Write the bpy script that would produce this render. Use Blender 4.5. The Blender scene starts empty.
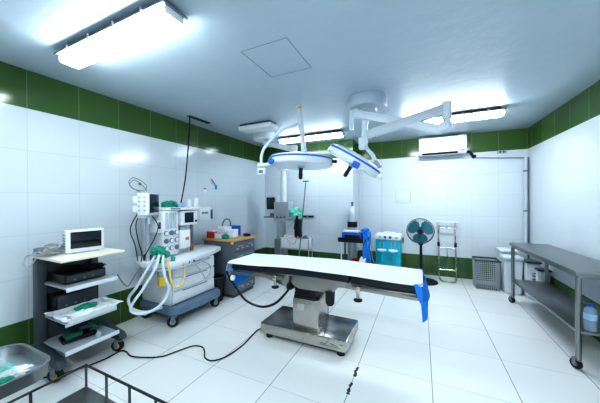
import bpy, bmesh, math, random
from mathutils import Vector, Matrix, noise
random.seed(7)
C = bpy.context.scene.collection
PI = math.pi
H = 2.765
XL, XR, YR, YL, XS, YF = -3.38, 1.70, 5.80, 5.22, -1.26, -1.6

# ------------------------------------------------------------------ materials
def newmat(name):
    m = bpy.data.materials.new(name); m.use_nodes = True
    nt = m.node_tree; nt.nodes.clear()
    out = nt.nodes.new('ShaderNodeOutputMaterial')
    b = nt.nodes.new('ShaderNodeBsdfPrincipled')
    nt.links.new(b.outputs[0], out.inputs[0])
    return m, nt, b

def mat(name, col, rough=.5, metal=0., noise_amt=.06, scale=12., bump=0., emis=None, alpha=None, trans=0., coat=0.):
    m, nt, b = newmat(name)
    tc = nt.nodes.new('ShaderNodeTexCoord')
    n = nt.nodes.new('ShaderNodeTexNoise'); n.inputs['Scale'].default_value = scale; n.inputs['Detail'].default_value = 4
    nt.links.new(tc.outputs['Object'], n.inputs['Vector'])
    mx = nt.nodes.new('ShaderNodeMix'); mx.data_type = 'RGBA'
    c = tuple(col)
    mx.inputs[6].default_value = tuple(max(0, v*(1-noise_amt)) for v in c)+(1,)
    mx.inputs[7].default_value = tuple(min(1, v*(1+noise_amt)) for v in c)+(1,)
    nt.links.new(n.outputs['Fac'], mx.inputs[0]); nt.links.new(mx.outputs[2], b.inputs['Base Color'])
    mr = nt.nodes.new('ShaderNodeMapRange')
    mr.inputs['To Min'].default_value = max(.02, rough*.8); mr.inputs['To Max'].default_value = min(1, rough*1.2)
    nt.links.new(n.outputs['Fac'], mr.inputs['Value']); nt.links.new(mr.outputs[0], b.inputs['Roughness'])
    b.inputs['Metallic'].default_value = metal
    if coat: b.inputs['Coat Weight'].default_value = coat
    if trans: b.inputs['Transmission Weight'].default_value = trans
    if alpha is not None: b.inputs['Alpha'].default_value = alpha
    if bump:
        bp = nt.nodes.new('ShaderNodeBump'); bp.inputs['Strength'].default_value = bump; bp.inputs['Distance'].default_value = .01
        nt.links.new(n.outputs['Fac'], bp.inputs['Height']); nt.links.new(bp.outputs[0], b.inputs['Normal'])
    if emis:
        b.inputs['Emission Color'].default_value = tuple(emis[0])+(1,); b.inputs['Emission Strength'].default_value = emis[1]
    return m

class NB:
    """tiny node expression builder"""
    def __init__(s, nt): s.nt = nt
    def m(s, op, a, b=None, c=None):
        n = s.nt.nodes.new('ShaderNodeMath'); n.operation = op
        for i, v in enumerate((a, b, c)):
            if v is None: continue
            if isinstance(v, (int, float)): n.inputs[i].default_value = v
            else: s.nt.links.new(v, n.inputs[i])
        return n.outputs[0]
    def mix(s, f, a, b):
        n = s.nt.nodes.new('ShaderNodeMix'); n.data_type = 'RGBA'
        for i, v in ((0, f), (6, a), (7, b)):
            if isinstance(v, (int, float)): n.inputs[i].default_value = v
            elif isinstance(v, tuple): n.inputs[i].default_value = v+(1,)
            else: s.nt.links.new(v, n.inputs[i])
        return n.outputs[2]
    def noise(s, vec, scale, detail=3):
        n = s.nt.nodes.new('ShaderNodeTexNoise'); n.inputs['Scale'].default_value = scale; n.inputs['Detail'].default_value = detail
        s.nt.links.new(vec, n.inputs['Vector']); return n.outputs['Fac']
    def rnd(s, a, b):
        c = s.nt.nodes.new('ShaderNodeCombineXYZ'); s.nt.links.new(a, c.inputs[0]); s.nt.links.new(b, c.inputs[1])
        w = s.nt.nodes.new('ShaderNodeTexWhiteNoise'); w.noise_dimensions = '2D'; s.nt.links.new(c.outputs[0], w.inputs['Vector'])
        return w.outputs['Value']

def wall_material():
    m, nt, b = newmat('glazed_wall_tile'); k = NB(nt)
    g = nt.nodes.new('ShaderNodeNewGeometry')
    sp = nt.nodes.new('ShaderNodeSeparateXYZ'); nt.links.new(g.outputs['Position'], sp.inputs[0])
    sn = nt.nodes.new('ShaderNodeSeparateXYZ'); nt.links.new(g.outputs['True Normal'], sn.inputs[0])
    isx = k.m('GREATER_THAN', k.m('ABSOLUTE', sn.outputs[0]), .5)
    ux = k.m('DIVIDE', k.m('SUBTRACT', sp.outputs[0], .048), .409)
    uy = k.m('DIVIDE', k.m('SUBTRACT', sp.outputs[1], .291), .411)
    u = k.m('ADD', k.m('MULTIPLY', isx, uy), k.m('MULTIPLY', k.m('SUBTRACT', 1, isx), ux))
    v = k.m('DIVIDE', sp.outputs[2], .4)
    gu = k.m('LESS_THAN', k.m('PINGPONG', u, .5), .006)
    gv = k.m('LESS_THAN', k.m('PINGPONG', v, .5), .006)
    gr = k.m('MAXIMUM', gu, gv)
    r = k.rnd(k.m('FLOOR', u), k.m('FLOOR', v))
    nz = k.noise(g.outputs['Position'], 1.3)
    green = k.m('MAXIMUM', k.m('GREATER_THAN', sp.outputs[2], 2.4), k.m('LESS_THAN', sp.outputs[2], .4))
    white = k.mix(r, (.68, .735, .785), (.70, .755, .80))
    gnc = k.mix(k.m('MULTIPLY', k.m('ADD', r, nz), .5), (.055, .115, .032), (.085, .165, .055))
    tile = k.mix(green, white, gnc)
    grc = k.mix(green, (.50, .55, .60), (.20, .30, .18))
    col = k.mix(k.m('MULTIPLY', gr, .75), tile, grc)
    nt.links.new(col, b.inputs['Base Color'])
    nt.links.new(k.m('ADD', k.m('MULTIPLY', gr, .4), k.m('ADD', .10, k.m('MULTIPLY', nz, .10))), b.inputs['Roughness'])
    bp = nt.nodes.new('ShaderNodeBump'); bp.inputs['Strength'].default_value = .25; bp.inputs['Distance'].default_value = .01
    hgt = k.m('ADD', k.m('MULTIPLY', gr, -.15), k.m('MULTIPLY', k.noise(g.outputs['Position'], 3.5, 2), .8))
    nt.links.new(hgt, bp.inputs['Height']); nt.links.new(bp.outputs[0], b.inputs['Normal'])
    return m

def floor_material():
    m, nt, b = newmat('white_floor_tile'); k = NB(nt)
    g = nt.nodes.new('ShaderNodeNewGeometry')
    sp = nt.nodes.new('ShaderNodeSeparateXYZ'); nt.links.new(g.outputs['Position'], sp.inputs[0])
    u = k.m('DIVIDE', k.m('SUBTRACT', sp.outputs[0], .075), .602)
    v = k.m('DIVIDE', k.m('SUBTRACT', sp.outputs[1], -.01), .602)
    gu = k.m('LESS_THAN', k.m('PINGPONG', u, .5), .0052)
    gv = k.m('LESS_THAN', k.m('PINGPONG', v, .5), .0042)
    r = k.rnd(k.m('FLOOR', u), k.m('FLOOR', v))
    nz = k.noise(g.outputs['Position'], 2.2, 5)
    base = k.mix(k.m('ADD', k.m('MULTIPLY', r, .7), k.m('MULTIPLY', nz, .3)), (.82, .84, .835), (.88, .89, .88))
    col = k.mix(k.m('MULTIPLY', gv, .45), base, (.30, .32, .33))
    col = k.mix(k.m('MULTIPLY', gu, .75), col, (.17, .18, .19))
    # broken grout between two tiles
    dx = k.m('ABSOLUTE', k.m('ADD', sp.outputs[0], .527))
    n2 = k.noise(g.outputs['Position'], 30, 3)
    wid = k.m('MULTIPLY', k.m('SUBTRACT', n2, .30), .055)
    iny = k.m('MAXIMUM', k.m('MULTIPLY', k.m('GREATER_THAN', sp.outputs[1], 1.97), k.m('LESS_THAN', sp.outputs[1], 2.11)),
              k.m('MULTIPLY', k.m('GREATER_THAN', sp.outputs[1], 2.19), k.m('LESS_THAN', sp.outputs[1], 2.33)))
    ck = k.m('MULTIPLY', iny, k.m('LESS_THAN', dx, wid))
    col = k.mix(ck, col, (.07, .05, .03))
    nt.links.new(col, b.inputs['Base Color'])
    nt.links.new(k.m('ADD', .24, k.m('MULTIPLY', nz, .04)), b.inputs['Roughness'])
    bp = nt.nodes.new('ShaderNodeBump'); bp.inputs['Strength'].default_value = .2; bp.inputs['Distance'].default_value = .004
    nt.links.new(k.m('MULTIPLY', k.m('MAXIMUM', gu, gv), -1), bp.inputs['Height']); nt.links.new(bp.outputs[0], b.inputs['Normal'])
    return m

def ceiling_material():
    m, nt, b = newmat('painted_plaster'); k = NB(nt)
    g = nt.nodes.new('ShaderNodeNewGeometry')
    n = k.noise(g.outputs['Position'], 1.6, 5); n2 = k.noise(g.outputs['Position'], 9, 4)
    col = k.mix(k.m('ADD', k.m('MULTIPLY', n, .7), k.m('MULTIPLY', n2, .3)), (.45, .54, .62), (.54, .63, .70))
    nt.links.new(col, b.inputs['Base Color']); b.inputs['Roughness'].default_value = .42
    bp = nt.nodes.new('ShaderNodeBump'); bp.inputs['Strength'].default_value = .35; bp.inputs['Distance'].default_value = .03
    nt.links.new(k.m('ADD', n, k.m('MULTIPLY', n2, .25)), bp.inputs['Height']); nt.links.new(bp.outputs[0], b.inputs['Normal'])
    return m

def steel_mat(name, col=(.50, .49, .46), rough=.28):
    m, nt, b = newmat(name); k = NB(nt)
    tc = nt.nodes.new('ShaderNodeTexCoord'); mp = nt.nodes.new('ShaderNodeMapping'); mp.inputs['Scale'].default_value = (3, 3, 12)
    nt.links.new(tc.outputs['Object'], mp.inputs[0])
    n = k.noise(mp.outputs[0], 5, 4); n2 = k.noise(tc.outputs['Object'], 4, 4)
    nt.links.new(k.mix(n2, tuple(c*.92 for c in col), tuple(c*1.08 for c in col)), b.inputs['Base Color'])
    b.inputs['Metallic'].default_value = .92
    nt.links.new(k.m('ADD', rough*.85, k.m('MULTIPLY', n2, rough*.3)), b.inputs['Roughness'])
    return m

M = dict(
    wall=wall_material(), floor=floor_material(), ceil=ceiling_material(),
    white=mat('white_enamel', (.80, .83, .86), .32), wplastic=mat('white_plastic', (.82, .85, .88), .4),
    offwhite=mat('off_white_paint', (.66, .71, .76), .4), cream=mat('cream_laminate', (.83, .80, .66), .45),
    lamp=mat('lamp_housing_white', (.80, .86, .92), .25), lampblue=mat('lamp_blue_band', (.03, .17, .60), .35),
    glass=mat('lamp_lens', (.72, .82, .92), .18), ceilcap=mat('ceiling_cover_grey', (.52, .60, .68), .4),
    black=mat('black_plastic', (.012, .013, .016), .38), blackrub=mat('black_rubber', (.018, .018, .02), .6),
    mattress=mat('black_vinyl', (.010, .014, .022), .33, bump=.15),
    dgrey=mat('dark_grey_paint', (.07, .085, .10), .4), mgrey=mat('mid_grey_paint', (.20, .23, .27), .42),
    bgrey=mat('blue_grey_plastic', (.17, .24, .33), .38), lgrey=mat('light_grey_paint', (.42, .46, .50), .4),
    cabinet=mat('grey_metal_cabinet', (.15, .18, .21), .42), wood=mat('plywood_top', (.58, .36, .17), .5, noise_amt=.2, scale=7),
    steel=steel_mat('brushed_steel', (.54, .52, .485), .27), usteel=steel_mat('underside_steel', (.33, .32, .30), .30), dsteel=steel_mat('dull_dark_steel', (.33, .345, .345), .32), basesteel=steel_mat('dark_polished_steel', (.30, .30, .30), .22),
    chrome=mat('chrome', (.72, .74, .76), .14, 1.), railm=mat('dark_iron_rail', (.07, .075, .08), .35, .6),
    sheet=mat('white_cloth', (.86, .89, .92), .8, bump=.2, scale=30), blue=mat('blue_cloth', (.014, .23, .72), .7, noise_amt=.25, scale=14, bump=.3),
    lblue=mat('pale_blue_cloth', (.42, .63, .85), .7, bump=.3), bplastic=mat('blue_plastic', (.02, .12, .55), .35),
    teal=mat('teal_plastic', (.012, .44, .55), .35), dteal=mat('dark_teal_plastic', (.01, .22, .30), .35),
    green=mat('green_cloth', (.02, .33, .24), .7, noise_amt=.3, bump=.3), dgreen=mat('dark_green_rubber', (.01, .14, .09), .5),
    mint=mat('mint_cloth', (.22, .66, .55), .75, noise_amt=.2, bump=.3),
    red=mat('red_plastic', (.55, .03, .04), .4), yellow=mat('yellow_plastic', (.85, .60, .03), .4),
    hose=mat('corrugated_hose', (.66, .74, .80), .4), yhose=mat('yellow_hose', (.78, .66, .30), .4),
    orange=mat('orange_plastic', (.75, .25, .06), .4), paper=mat('paper', (.82, .86, .88), .8), ink=mat('dark_ink', (.05, .08, .11), .7),
    pvc=mat('grey_pvc', (.62, .68, .75), .4), screen=mat('dark_screen', (.006, .012, .022), .12, coat=.5),
    screenb=mat('navy_screen', (.010, .022, .05), .1), cable=mat('beige_cable', (.50, .48, .42), .5),
    tank=mat('oxygen_tank_paint', (.50, .57, .62), .3, .3), line=mat('ceiling_joint_dark', (.30, .37, .42), .7),
    bottle=mat('clear_bottle', (.55, .72, .88), .1, alpha=.38), water=mat('water_label_blue', (.10, .32, .62), .4),
    bin=mat('white_bin_plastic', (.74, .79, .83), .42), fanblade=mat('teal_fan_blade', (.02, .22, .29), .3),
    trayin=steel_mat('tray_steel', (.62, .67, .72), .35), glasspl=mat('glass_plate', (.35, .55, .52), .08, alpha=.22),
    brown=mat('brown_bottle', (.32, .12, .04), .3), pink=mat('pale_pink', (.72, .50, .50), .5),
    emit=mat('fluorescent_diffuser', (.95, .97, 1.), .4, emis=((.89, .97, 1.), 20.)),
    noticep=mat('glossy_notice', (.70, .76, .83), .2),
    leads=mat('grey_brown_cable', (.20, .19, .17), .5),
    clear=mat('clear_bag', (.60, .72, .78), .2, alpha=.6),
)

# ------------------------------------------------------------------ mesh builder
def crom(pts, n=6):
    P = [Vector(p) for p in pts]
    if len(P) < 3: return P
    out = []
    Q = [P[0]*2-P[1]]+P+[P[-1]*2-P[-2]]
    for i in range(1, len(Q)-2):
        a, b, c, d = Q[i-1:i+3]
        for j in range(n):
            t = j/n
            out.append(.5*((2*b)+(c-a)*t+(2*a-5*b+4*c-d)*t*t+(3*b-a-3*c+d)*t**3))
    out.append(P[-1]); return out

class MB:
    def __init__(s, xf=None): s.bm = bmesh.new(); s.xf = xf
    def _add(s, t, xf=None):
        me = bpy.data.meshes.new('tmp')
        if xf is not None: t.transform(xf)
        if s.xf is not None: t.transform(s.xf)
        bmesh.ops.recalc_face_normals(t, faces=t.faces[:])
        t.to_mesh(me); t.free(); s.bm.from_mesh(me); bpy.data.meshes.remove(me); return s
    def box(s, x0, x1, y0, y1, z0, z1, bev=0., rz=0., ry=0., rx=0., seg=2):
        t = bmesh.new(); bmesh.ops.create_cube(t, size=1)
        for v in t.verts: v.co = Vector((v.co.x*(x1-x0), v.co.y*(y1-y0), v.co.z*(z1-z0)))
        if bev: bmesh.ops.bevel(t, geom=t.edges[:], offset=min(bev, .49*min(x1-x0, y1-y0, z1-z0)), segments=seg, affect='EDGES', profile=.5)
        c = Matrix.Translation(((x0+x1)/2, (y0+y1)/2, (z0+z1)/2))
        return s._add(t, c @ Matrix.Rotation(rz, 4, 'Z') @ Matrix.Rotation(ry, 4, 'Y') @ Matrix.Rotation(rx, 4, 'X'))
    def cyl(s, a, b, r, r2=None, seg=16):
        a, b = Vector(a), Vector(b); d = b-a
        t = bmesh.new(); bmesh.ops.create_cone(t, cap_ends=True, segments=seg, radius1=r, radius2=r if r2 is None else r2, depth=d.length)
        q = d.to_track_quat('Z', 'Y').to_matrix().to_4x4()
        return s._add(t, Matrix.Translation((a+b)/2) @ q)
    def lathe(s, prof, o=(0, 0, 0), ax=(0, 0, 1), seg=28, caps=True):
        t = bmesh.new(); rings = []
        for r, z in prof:
            rings.append([t.verts.new((r*math.cos(2*PI*i/seg), r*math.sin(2*PI*i/seg), z)) for i in range(seg)])
        for A, B in zip(rings, rings[1:]):
            for i in range(seg): t.faces.new((A[i], A[(i+1) % seg], B[(i+1) % seg], B[i]))
        if caps:
            if prof[0][0] > 1e-4: t.faces.new(rings[0][::-1])
            if prof[-1][0] > 1e-4: t.faces.new(rings[-1])
        bmesh.ops.remove_doubles(t, verts=t.verts[:], dist=1e-5)
        q = Vector(ax).to_track_quat('Z', 'Y').to_matrix().to_4x4()
        return s._add(t, Matrix.Translation(o) @ q)
    def tube(s, pts, r, seg=8, n=6, closed=False, smooth=True, ribs=0.):
        P = crom(pts, n) if smooth else [Vector(p) for p in pts]
        t = bmesh.new(); rings = []; up = Vector((0, 0, 1)); N = len(P)
        for i, p in enumerate(P):
            if closed: d = (P[(i+1) % N]-P[(i-1) % N])
            else: d = (P[min(i+1, N-1)]-P[max(i-1, 0)])
            d.normalize()
            if abs(d.dot(up)) > .98: up = Vector((1, 0, 0)) if abs(d.x) < .9 else Vector((0, 1, 0))
            x = d.cross(up).normalized(); y = x.cross(d).normalized(); up = y
            rr = r*(1+ribs*(i % 2))
            rings.append([t.verts.new(p+x*rr*math.cos(2*PI*k/seg)+y*rr*math.sin(2*PI*k/seg)) for k in range(seg)])
        pr = list(zip(rings, rings[1:]))+([(rings[-1], rings[0])] if closed else [])
        for A, B in pr:
            for i in range(seg): t.faces.new((A[i], A[(i+1) % seg], B[(i+1) % seg], B[i]))
        if not closed: t.faces.new(rings[0][::-1]); t.faces.new(rings[-1])
        return s._add(t)
    def prism(s, poly, z0, z1, bev=0., ax='z'):
        t = bmesh.new()
        if ax == 'z': f = lambda a, b, c: (a, b, c)
        elif ax == 'y': f = lambda a, b, c: (a, c, b)
        else: f = lambda a, b, c: (c, a, b)
        A = [t.verts.new(f(a, b, z0)) for a, b in poly]; B = [t.verts.new(f(a, b, z1)) for a, b in poly]
        t.faces.new(A[::-1]); t.faces.new(B)
        for i in range(len(poly)): j = (i+1) % len(poly); t.faces.new((A[i], A[j], B[j], B[i]))
        bmesh.ops.recalc_face_normals(t, faces=t.faces[:])
        if bev: bmesh.ops.bevel(t, geom=t.edges[:], offset=bev, segments=2, affect='EDGES', profile=.5)
        return s._add(t)
    def ball(s, c, r, sc=(1, 1, 1), seg=16):
        t = bmesh.new(); bmesh.ops.create_uvsphere(t, u_segments=seg, v_segments=max(6, seg//2), radius=r)
        return s._add(t, Matrix.Translation(c) @ Matrix.Diagonal((*sc, 1)))
    def grid(s, f, nu, nv, thick=0.):
        t = bmesh.new()
        V = [[t.verts.new(f(i/nu, j/nv)) for j in range(nv+1)] for i in range(nu+1)]
        for i in range(nu):
            for j in range(nv): t.faces.new((V[i][j], V[i+1][j], V[i+1][j+1], V[i][j+1]))
        if thick:
            bmesh.ops.recalc_face_normals(t, faces=t.faces[:]); bmesh.ops.solidify(t, geom=t.faces[:], thickness=thick)
        return s._add(t)
    def blob(s, c, sz, seed=0, amp=.3, fr=3.):
        """crumpled cloth heap"""
        t = bmesh.new(); bmesh.ops.create_icosphere(t, subdivisions=4, radius=1)
        for v in t.verts:
            k = 1+amp*(noise.noise(v.co*fr+Vector((seed, seed*2, 0)))+.5*noise.noise(v.co*fr*2.7+Vector((seed, 0, 5))))
            v.co = Vector((v.co.x*sz[0]*k, v.co.y*sz[1]*k, max(v.co.z, -.55)*sz[2]*k))
        return s._add(t, Matrix.Translation(c))
    def build(s, name, m, parent=None, ang=.62):
        bm = s.bm
        if parent is None:
            lo = Vector([min(v.co[i] for v in bm.verts) for i in range(3)]); hi = Vector([max(v.co[i] for v in bm.verts) for i in range(3)])
            org = Vector(((lo.x+hi.x)/2, (lo.y+hi.y)/2, lo.z))
        else:
            r = parent
            org = Vector(r['_o'])
        bmesh.ops.translate(bm, verts=bm.verts[:], vec=-org)
        for f in bm.faces: f.smooth = True
        for e in bm.edges:
            e.smooth = len(e.link_faces) == 2 and e.calc_face_angle(0) < ang
        me = bpy.data.meshes.new(name); bm.to_mesh(me); bm.free(); me.materials.append(M[m] if isinstance(m, str) else m)
        o = bpy.data.objects.new(name, me); C.objects.link(o)
        if parent is None: o.location = org
        else: o.parent = parent
        o['_o'] = list(org)
        return o

def tag(o, label=None, cat=None, group=None, kind=None):
    if label: o['label'] = label
    if cat: o['category'] = cat
    if group: o['group'] = group
    if kind: o['kind'] = kind
    return o
def thing(name, label, cat, loc, group=None):
    o = bpy.data.objects.new(name, None); C.objects.link(o); o.location = loc; o.empty_display_size = .1
    o['_o'] = list(loc); return tag(o, label, cat, group)
def struct(name, mb, m): return tag(mb.build(name, m), kind='structure')
def dup(root, delta, label, group=None, rz=0.):
    r = root.copy(); C.objects.link(r); r.location = Vector(root.location)+Vector(delta); r.rotation_euler.z = rz; r['label'] = label
    if group: r['group'] = group
    for ch in root.children:
        c = ch.copy(); C.objects.link(c); c.parent = r
        for g in ch.children:
            d = g.copy(); C.objects.link(d); d.parent = c
    return r

# ------------------------------------------------------------------ room
T = .15
struct('floor', MB().box(XL-T, XR+T, YF-T, YR+T, -T, 0), 'floor')
struct('ceiling', MB().box(XL-T, XR+T, YF-T, YR+T, H, H+T), 'ceil')
struct('wall_left', MB().box(XL-T, XL, YF, YR, 0, H), 'wall')
struct('wall_right', MB().box(XR, XR+T, YF, YR, 0, H), 'wall')
struct('wall_back', MB().box(XS, XR, YR, YR+T, 0, H), 'wall')
struct('wall_back_left', MB().box(XL, XS, YL, YR+T, 0, H), 'wall')
struct('wall_front', MB().box(XL-T, XR+T, YF-T, YF, 0, H), 'wall')
struct('trim_1', MB().box(XS, -.772, YR-.03, YR, 0, H), 'wall')      # shallow tiled pilaster beside the step
# access hatch in the ceiling
t = MB()
hx0, hx1, hy0, hy1 = -1.37, -.93, 1.75, 2.25
for a in ((hx0, hx1, hy0, hy0+.005), (hx0, hx1, hy1-.005, hy1), (hx0, hx0+.005, hy0, hy1), (hx1-.005, hx1, hy0, hy1)):
    t.box(a[0], a[1], a[2], a[3], H-.003, H+.001)
tag(t.build('access_hatch', 'line'), 'flush square access hatch outlined in the plain ceiling', 'hatch')

# ------------------------------------------------------------------ fluorescent fixtures
def ceiling_light():
    # built about its own centre at x=y=0, hung from the ceiling
    r = thing('ceiling_light', 'bright fluorescent batten on the ceiling above the monitor trolley, nearest the green tiles', 'ceiling light',
              (0, 0, H), 'fluorescent battens on the ceiling')
    MB().box(-.60, .60, -.055, .055, H-.040, H, .004).build('housing', 'dgrey', r)
    MB().box(-.655, .655, -.092, .092, H-.050, H-.038, .003).build('housing_tray', 'mgrey', r)
    MB().box(-.635, .635, -.074, .074, H-.110, H-.047, .024, seg=3).build('diffuser', 'emit', r)
    for x in (-.45, -.15, .15, .45):
        for y in (-.095, .095): MB().box(x-.010, x+.010, y-.004, y+.004, H-.066, H-.022, .002).build('clip', 'lgrey', r)
    for x in (-.635, .635):
        MB().box(x-.008, x+.008, -.066, .066, H-.095, H-.045, .006).build('end_cap', 'white', r)
    return r
L1 = ceiling_light()
L2 = dup(L1, (.38, 4.36, 0), 'bright fluorescent batten on the ceiling in front of the air conditioner')
L3 = dup(L1, (-1.90, 4.50, 0), 'bright fluorescent batten on the ceiling behind the horizontal surgical lamp')
L1.location = (-2.05, 1.145, H)
for c_ in L3.children:
    if c_.name.startswith('diffuser'):
        c_.data = c_.data.copy(); c_.data.materials[0] = mat('fluorescent_diffuser_weak', (.95, .97, 1.), .4, emis=((.80, .92, 1.), 13.))
for c_ in L2.children:
    if c_.name.startswith('diffuser'):
        c_.data = c_.data.copy(); c_.data.materials[0] = mat('fluorescent_diffuser_strong', (.95, .97, 1.), .4, emis=((.90, .96, 1.), 32.))
# unseen area light added behind the viewpoint as fill for the near floor
ld = bpy.data.lights.new('rear_fill_light', 'AREA'); ld.shape = 'RECTANGLE'; ld.size = 1.25; ld.size_y = .16; ld.energy = 48; ld.color = (.87, .95, 1.)
lo_ = bpy.data.objects.new('rear_fill_light', ld); C.objects.link(lo_); lo_.location = (.1, -.75, H-.03)

# ------------------------------------------------------------------ ceiling vent + hanging hose
r = thing('ceiling_vent', 'small dark slotted vent in the ceiling beside the left green tiles', 'vent', (-3.08, 2.93, H))
MB().box(-3.12, -3.04, 2.72, 3.14, H-.006, H).build('frame', 'dgrey', r)
t = MB()
for i in range(5): t.box(-3.11, -3.05, 2.75+i*.078, 2.81+i*.078, H-.014, H-.006, .003)
t.build('slats', 'black', r)
tag(MB().tube([(-3.09, 2.76, H), (-3.09, 2.745, 2.5), (-3.09, 2.68, 1.9), (-3.08, 2.60, 1.55), (-3.06, 2.55, 1.425)], .009).build('gas_hose', 'black'),
    'thin black hose hanging from the ceiling vent to the anaesthesia machine', 'hose')

# ------------------------------------------------------------------ flat white ceiling box
r = thing('ceiling_box', 'flat white rectangular box mounted on the ceiling beside the round pendant mount', 'ceiling box', (-2.42, 3.52, H))
MB().box(-2.70, -2.12, 3.42, 3.62, H-.03, H, .002).build('backing', 'dgrey', r)
MB().box(-2.72, -2.10, 3.40, 3.64, H-.10, H-.03, .012).build('cover', 'white', r)

# ------------------------------------------------------------------ surgical lamps
def lamp_head(r, c, ax, R, hdir):
    """c centre, ax unit vector from lens to back"""
    c = Vector(c); ax = Vector(ax).normalized()
    MB().lathe([(R*.93, -.050), (R*.985, -.035), (R, -.01), (R*.985, .012)], c, ax, 48, caps=False).build('rim', 'lamp', r)
    MB().lathe([(0, -.036), (R*.5, -.040), (R*.94, -.050)], c, ax, 48).build('lens', 'glass', r)
    MB().lathe([(R*.985, .012), (R*.99, .030)], c, ax, 48, caps=False).build('blue_band', 'lampblue', r)
    MB().lathe([(R*.99, .030), (R*.95, .048), (R*.75, .066), (R*.4, .078), (.0, .082)], c, ax, 48).build('housing', 'lamp', r)
    t = MB().cyl(c-ax*.04, c-ax*.07, .045, .035); t.build('handle_socket', 'lgrey', r)
    MB().lathe([(.020, 0), (.024, .02), (.021, .05), (.024, .09), (.021, .125), (.012, .135), (0, .135)], c-ax*.065, -ax, 20).build('handle', 'black', r)
    # small blue control pod on the rim
    p = c+Vector(hdir).normalized()*R*.985
    return p

# lamp over the table, level, hung from a mast
r = thing('surgical_lamp', 'round white surgical lamp with blue band hanging level over the operating table', 'surgical lamp', (-1.46, 3.1, H), 'surgical lamps')
c1 = Vector((-1.255, 2.70, 1.958)); ax1 = Vector((.03, .02, 1)).normalized()
lamp_head(r, c1, ax1, .37, (-.5, -1, 0))
k = c1+Vector((-.20, -.335, -.02)); MB().ball(k, .042, (1, .5, .8)).build('control_knob', 'lampblue', r)
k = c1+Vector((.385, -.02, -.02)); MB().cyl(k, k+Vector((.045, -.01, -.01)), .018).build('side_knob', 'black', r)
mt, mbm = Vector((-1.475, 3.12, H)), Vector((-1.255, 2.79, 2.07))
md = (mt-mbm)
MB().cyl(mbm, mbm+md*.45, .034, .030).cyl(mbm+md*.45, mbm+md*.80, .038).cyl(mbm+md*.8, mt, .034).build('mast', 'lamp', r)
MB().cyl(mbm+md*.93, mbm+md*.985, .038).build('yellow_ring', 'yellow', r)
MB().lathe([(.048, 0), (.046, .012), (.036, .02)], mt, (0, 0, -1)).build('ceiling_plate', 'lamp', r)
pb = mbm+md*.62
MB().tube([pb, (-1.46, 2.86, 2.43), (-1.52, 2.78, 2.395), (-1.60, 2.72, 2.31), (-1.70, 2.64, 2.17), (-1.735, 2.61, 2.06), (-1.735, 2.60, 1.945)], .018, 10).build('swing_bow', 'lamp', r)
MB().tube([(-1.735, 2.60, 1.945), (-1.66, 2.60, 1.945), (-1.60, 2.63, 1.955)], .020, 8).box(-1.78, -1.69, 2.57, 2.63, 1.92, 1.965, .01).build('cross_bar', 'lamp', r)
MB().box(-1.775, -1.675, 2.575, 2.615, 1.825, 1.905, .008).build('control_box', 'lamp', r)
MB().box(-1.755, -1.695, 2.570, 2.577, 1.842, 1.878, .002).build('display', 'mgrey', r)

# ceiling mount with articulated arm and tilted lamp
r = thing('surgical_lamp', 'tilted round white surgical lamp on the long jointed arm from the round ceiling mount', 'surgical lamp', (-.62, 3.2, H), 'surgical lamps')
cc = Vector((-.60, 3.22, H))
MB().lathe([(.225, 0), (.235, .02), (.238, .10), (.225, .135), (.12, .145), (.11, .17), (.07, .175), (0, .175)], cc, (0, 0, -1), 48).build('ceiling_mount', 'ceilcap', r)
MB().cyl((-.62, 3.2, H-.17), (-.62, 3.2, 2.44), .042).build('spindle', 'lamp', r)
a0, a1 = Vector((-.79, 3.13, 2.60)), Vector((.19, 3.0, 2.235))
def beam(mb, p, q, w, h):
    p, q = Vector(p), Vector(q); d = q-p; rz = math.atan2(d.y, d.x); ry = -math.asin(d.z/d.length); c = (p+q)/2
    return mb.box(c.x-d.length/2, c.x+d.length/2, c.y-w/2, c.y+w/2, c.z-h/2, c.z+h/2, .016, rz=rz, ry=ry)
beam(MB(), a0+Vector((.06, 0, -.03)), a1+Vector((0, 0, -.01)), .085, .095).build('horizontal_arm', 'lamp', r)
MB().cyl((-.715, 3.14, 2.52), (-.715, 3.14, 2.62), .052).build('arm_hub', 'lamp', r)
MB().cyl((-.765, 3.10, 2.36), (-.765, 3.10, 2.60), .027).build('end_post', 'lamp', r)
MB().cyl((.235, 3.0, 2.33), (.235, 3.0, 2.50), .045).cyl((.235, 3.0, 2.30), (.235, 3.0, 2.33), .036).build('elbow', 'lamp', r)
beam(MB(), (.13, 3.0, 2.22), (.26, 3.0, 2.29), .085, .085).cyl((.235, 3.0, 2.24), (.235, 3.0, 2.30), .05).build('elbow_block', 'lamp', r)
beam(MB(), (.235, 3.0, 2.44), (-.58, 3.06, 2.27), .07, .10).build('spring_arm', 'offwhite', r)
MB().cyl((-.595, 3.05, 2.42), (-.595, 3.05, 2.16), .034).build('drop_post', 'lamp', r)
MB().box(-.655, -.585, 2.98, 3.06, 2.10, 2.24, .012).build('joint_block', 'lamp', r)
c2 = Vector((-.668, 2.82, 1.945))
ax2 = Vector((.50, .05, .80)).normalized()
MB().tube([(-.595, 3.05, 2.18), (-.56, 3.02, 2.10), (-.50, 2.98, 2.03), (-.47, 2.93, 1.97), (-.455, 2.90, 1.93)], .022, 10).build('drop_tube', 'lamp', r)
MB().box(-.49, -.40, 2.86, 2.93, 1.85, 1.94, .01, ry=-.5).build('yoke', 'lgrey', r)
lamp_head(r, c2, ax2, .315, (0, -1, 0))
k = c2+Vector((.09, -.308, -.085)); MB().box(k.x-.035, k.x+.035, k.y-.02, k.y+.02, k.z-.03, k.z+.03, .008, ry=.55).build('control_pod', 'lampblue', r)
k = c2+Vector((.255, -.03, -.185)); MB().box(k.x-.04, k.x+.04, k.y-.03, k.y+.03, k.z-.02, k.z+.02, .008, ry=.55).build('side_handle', 'lamp', r)

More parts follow.
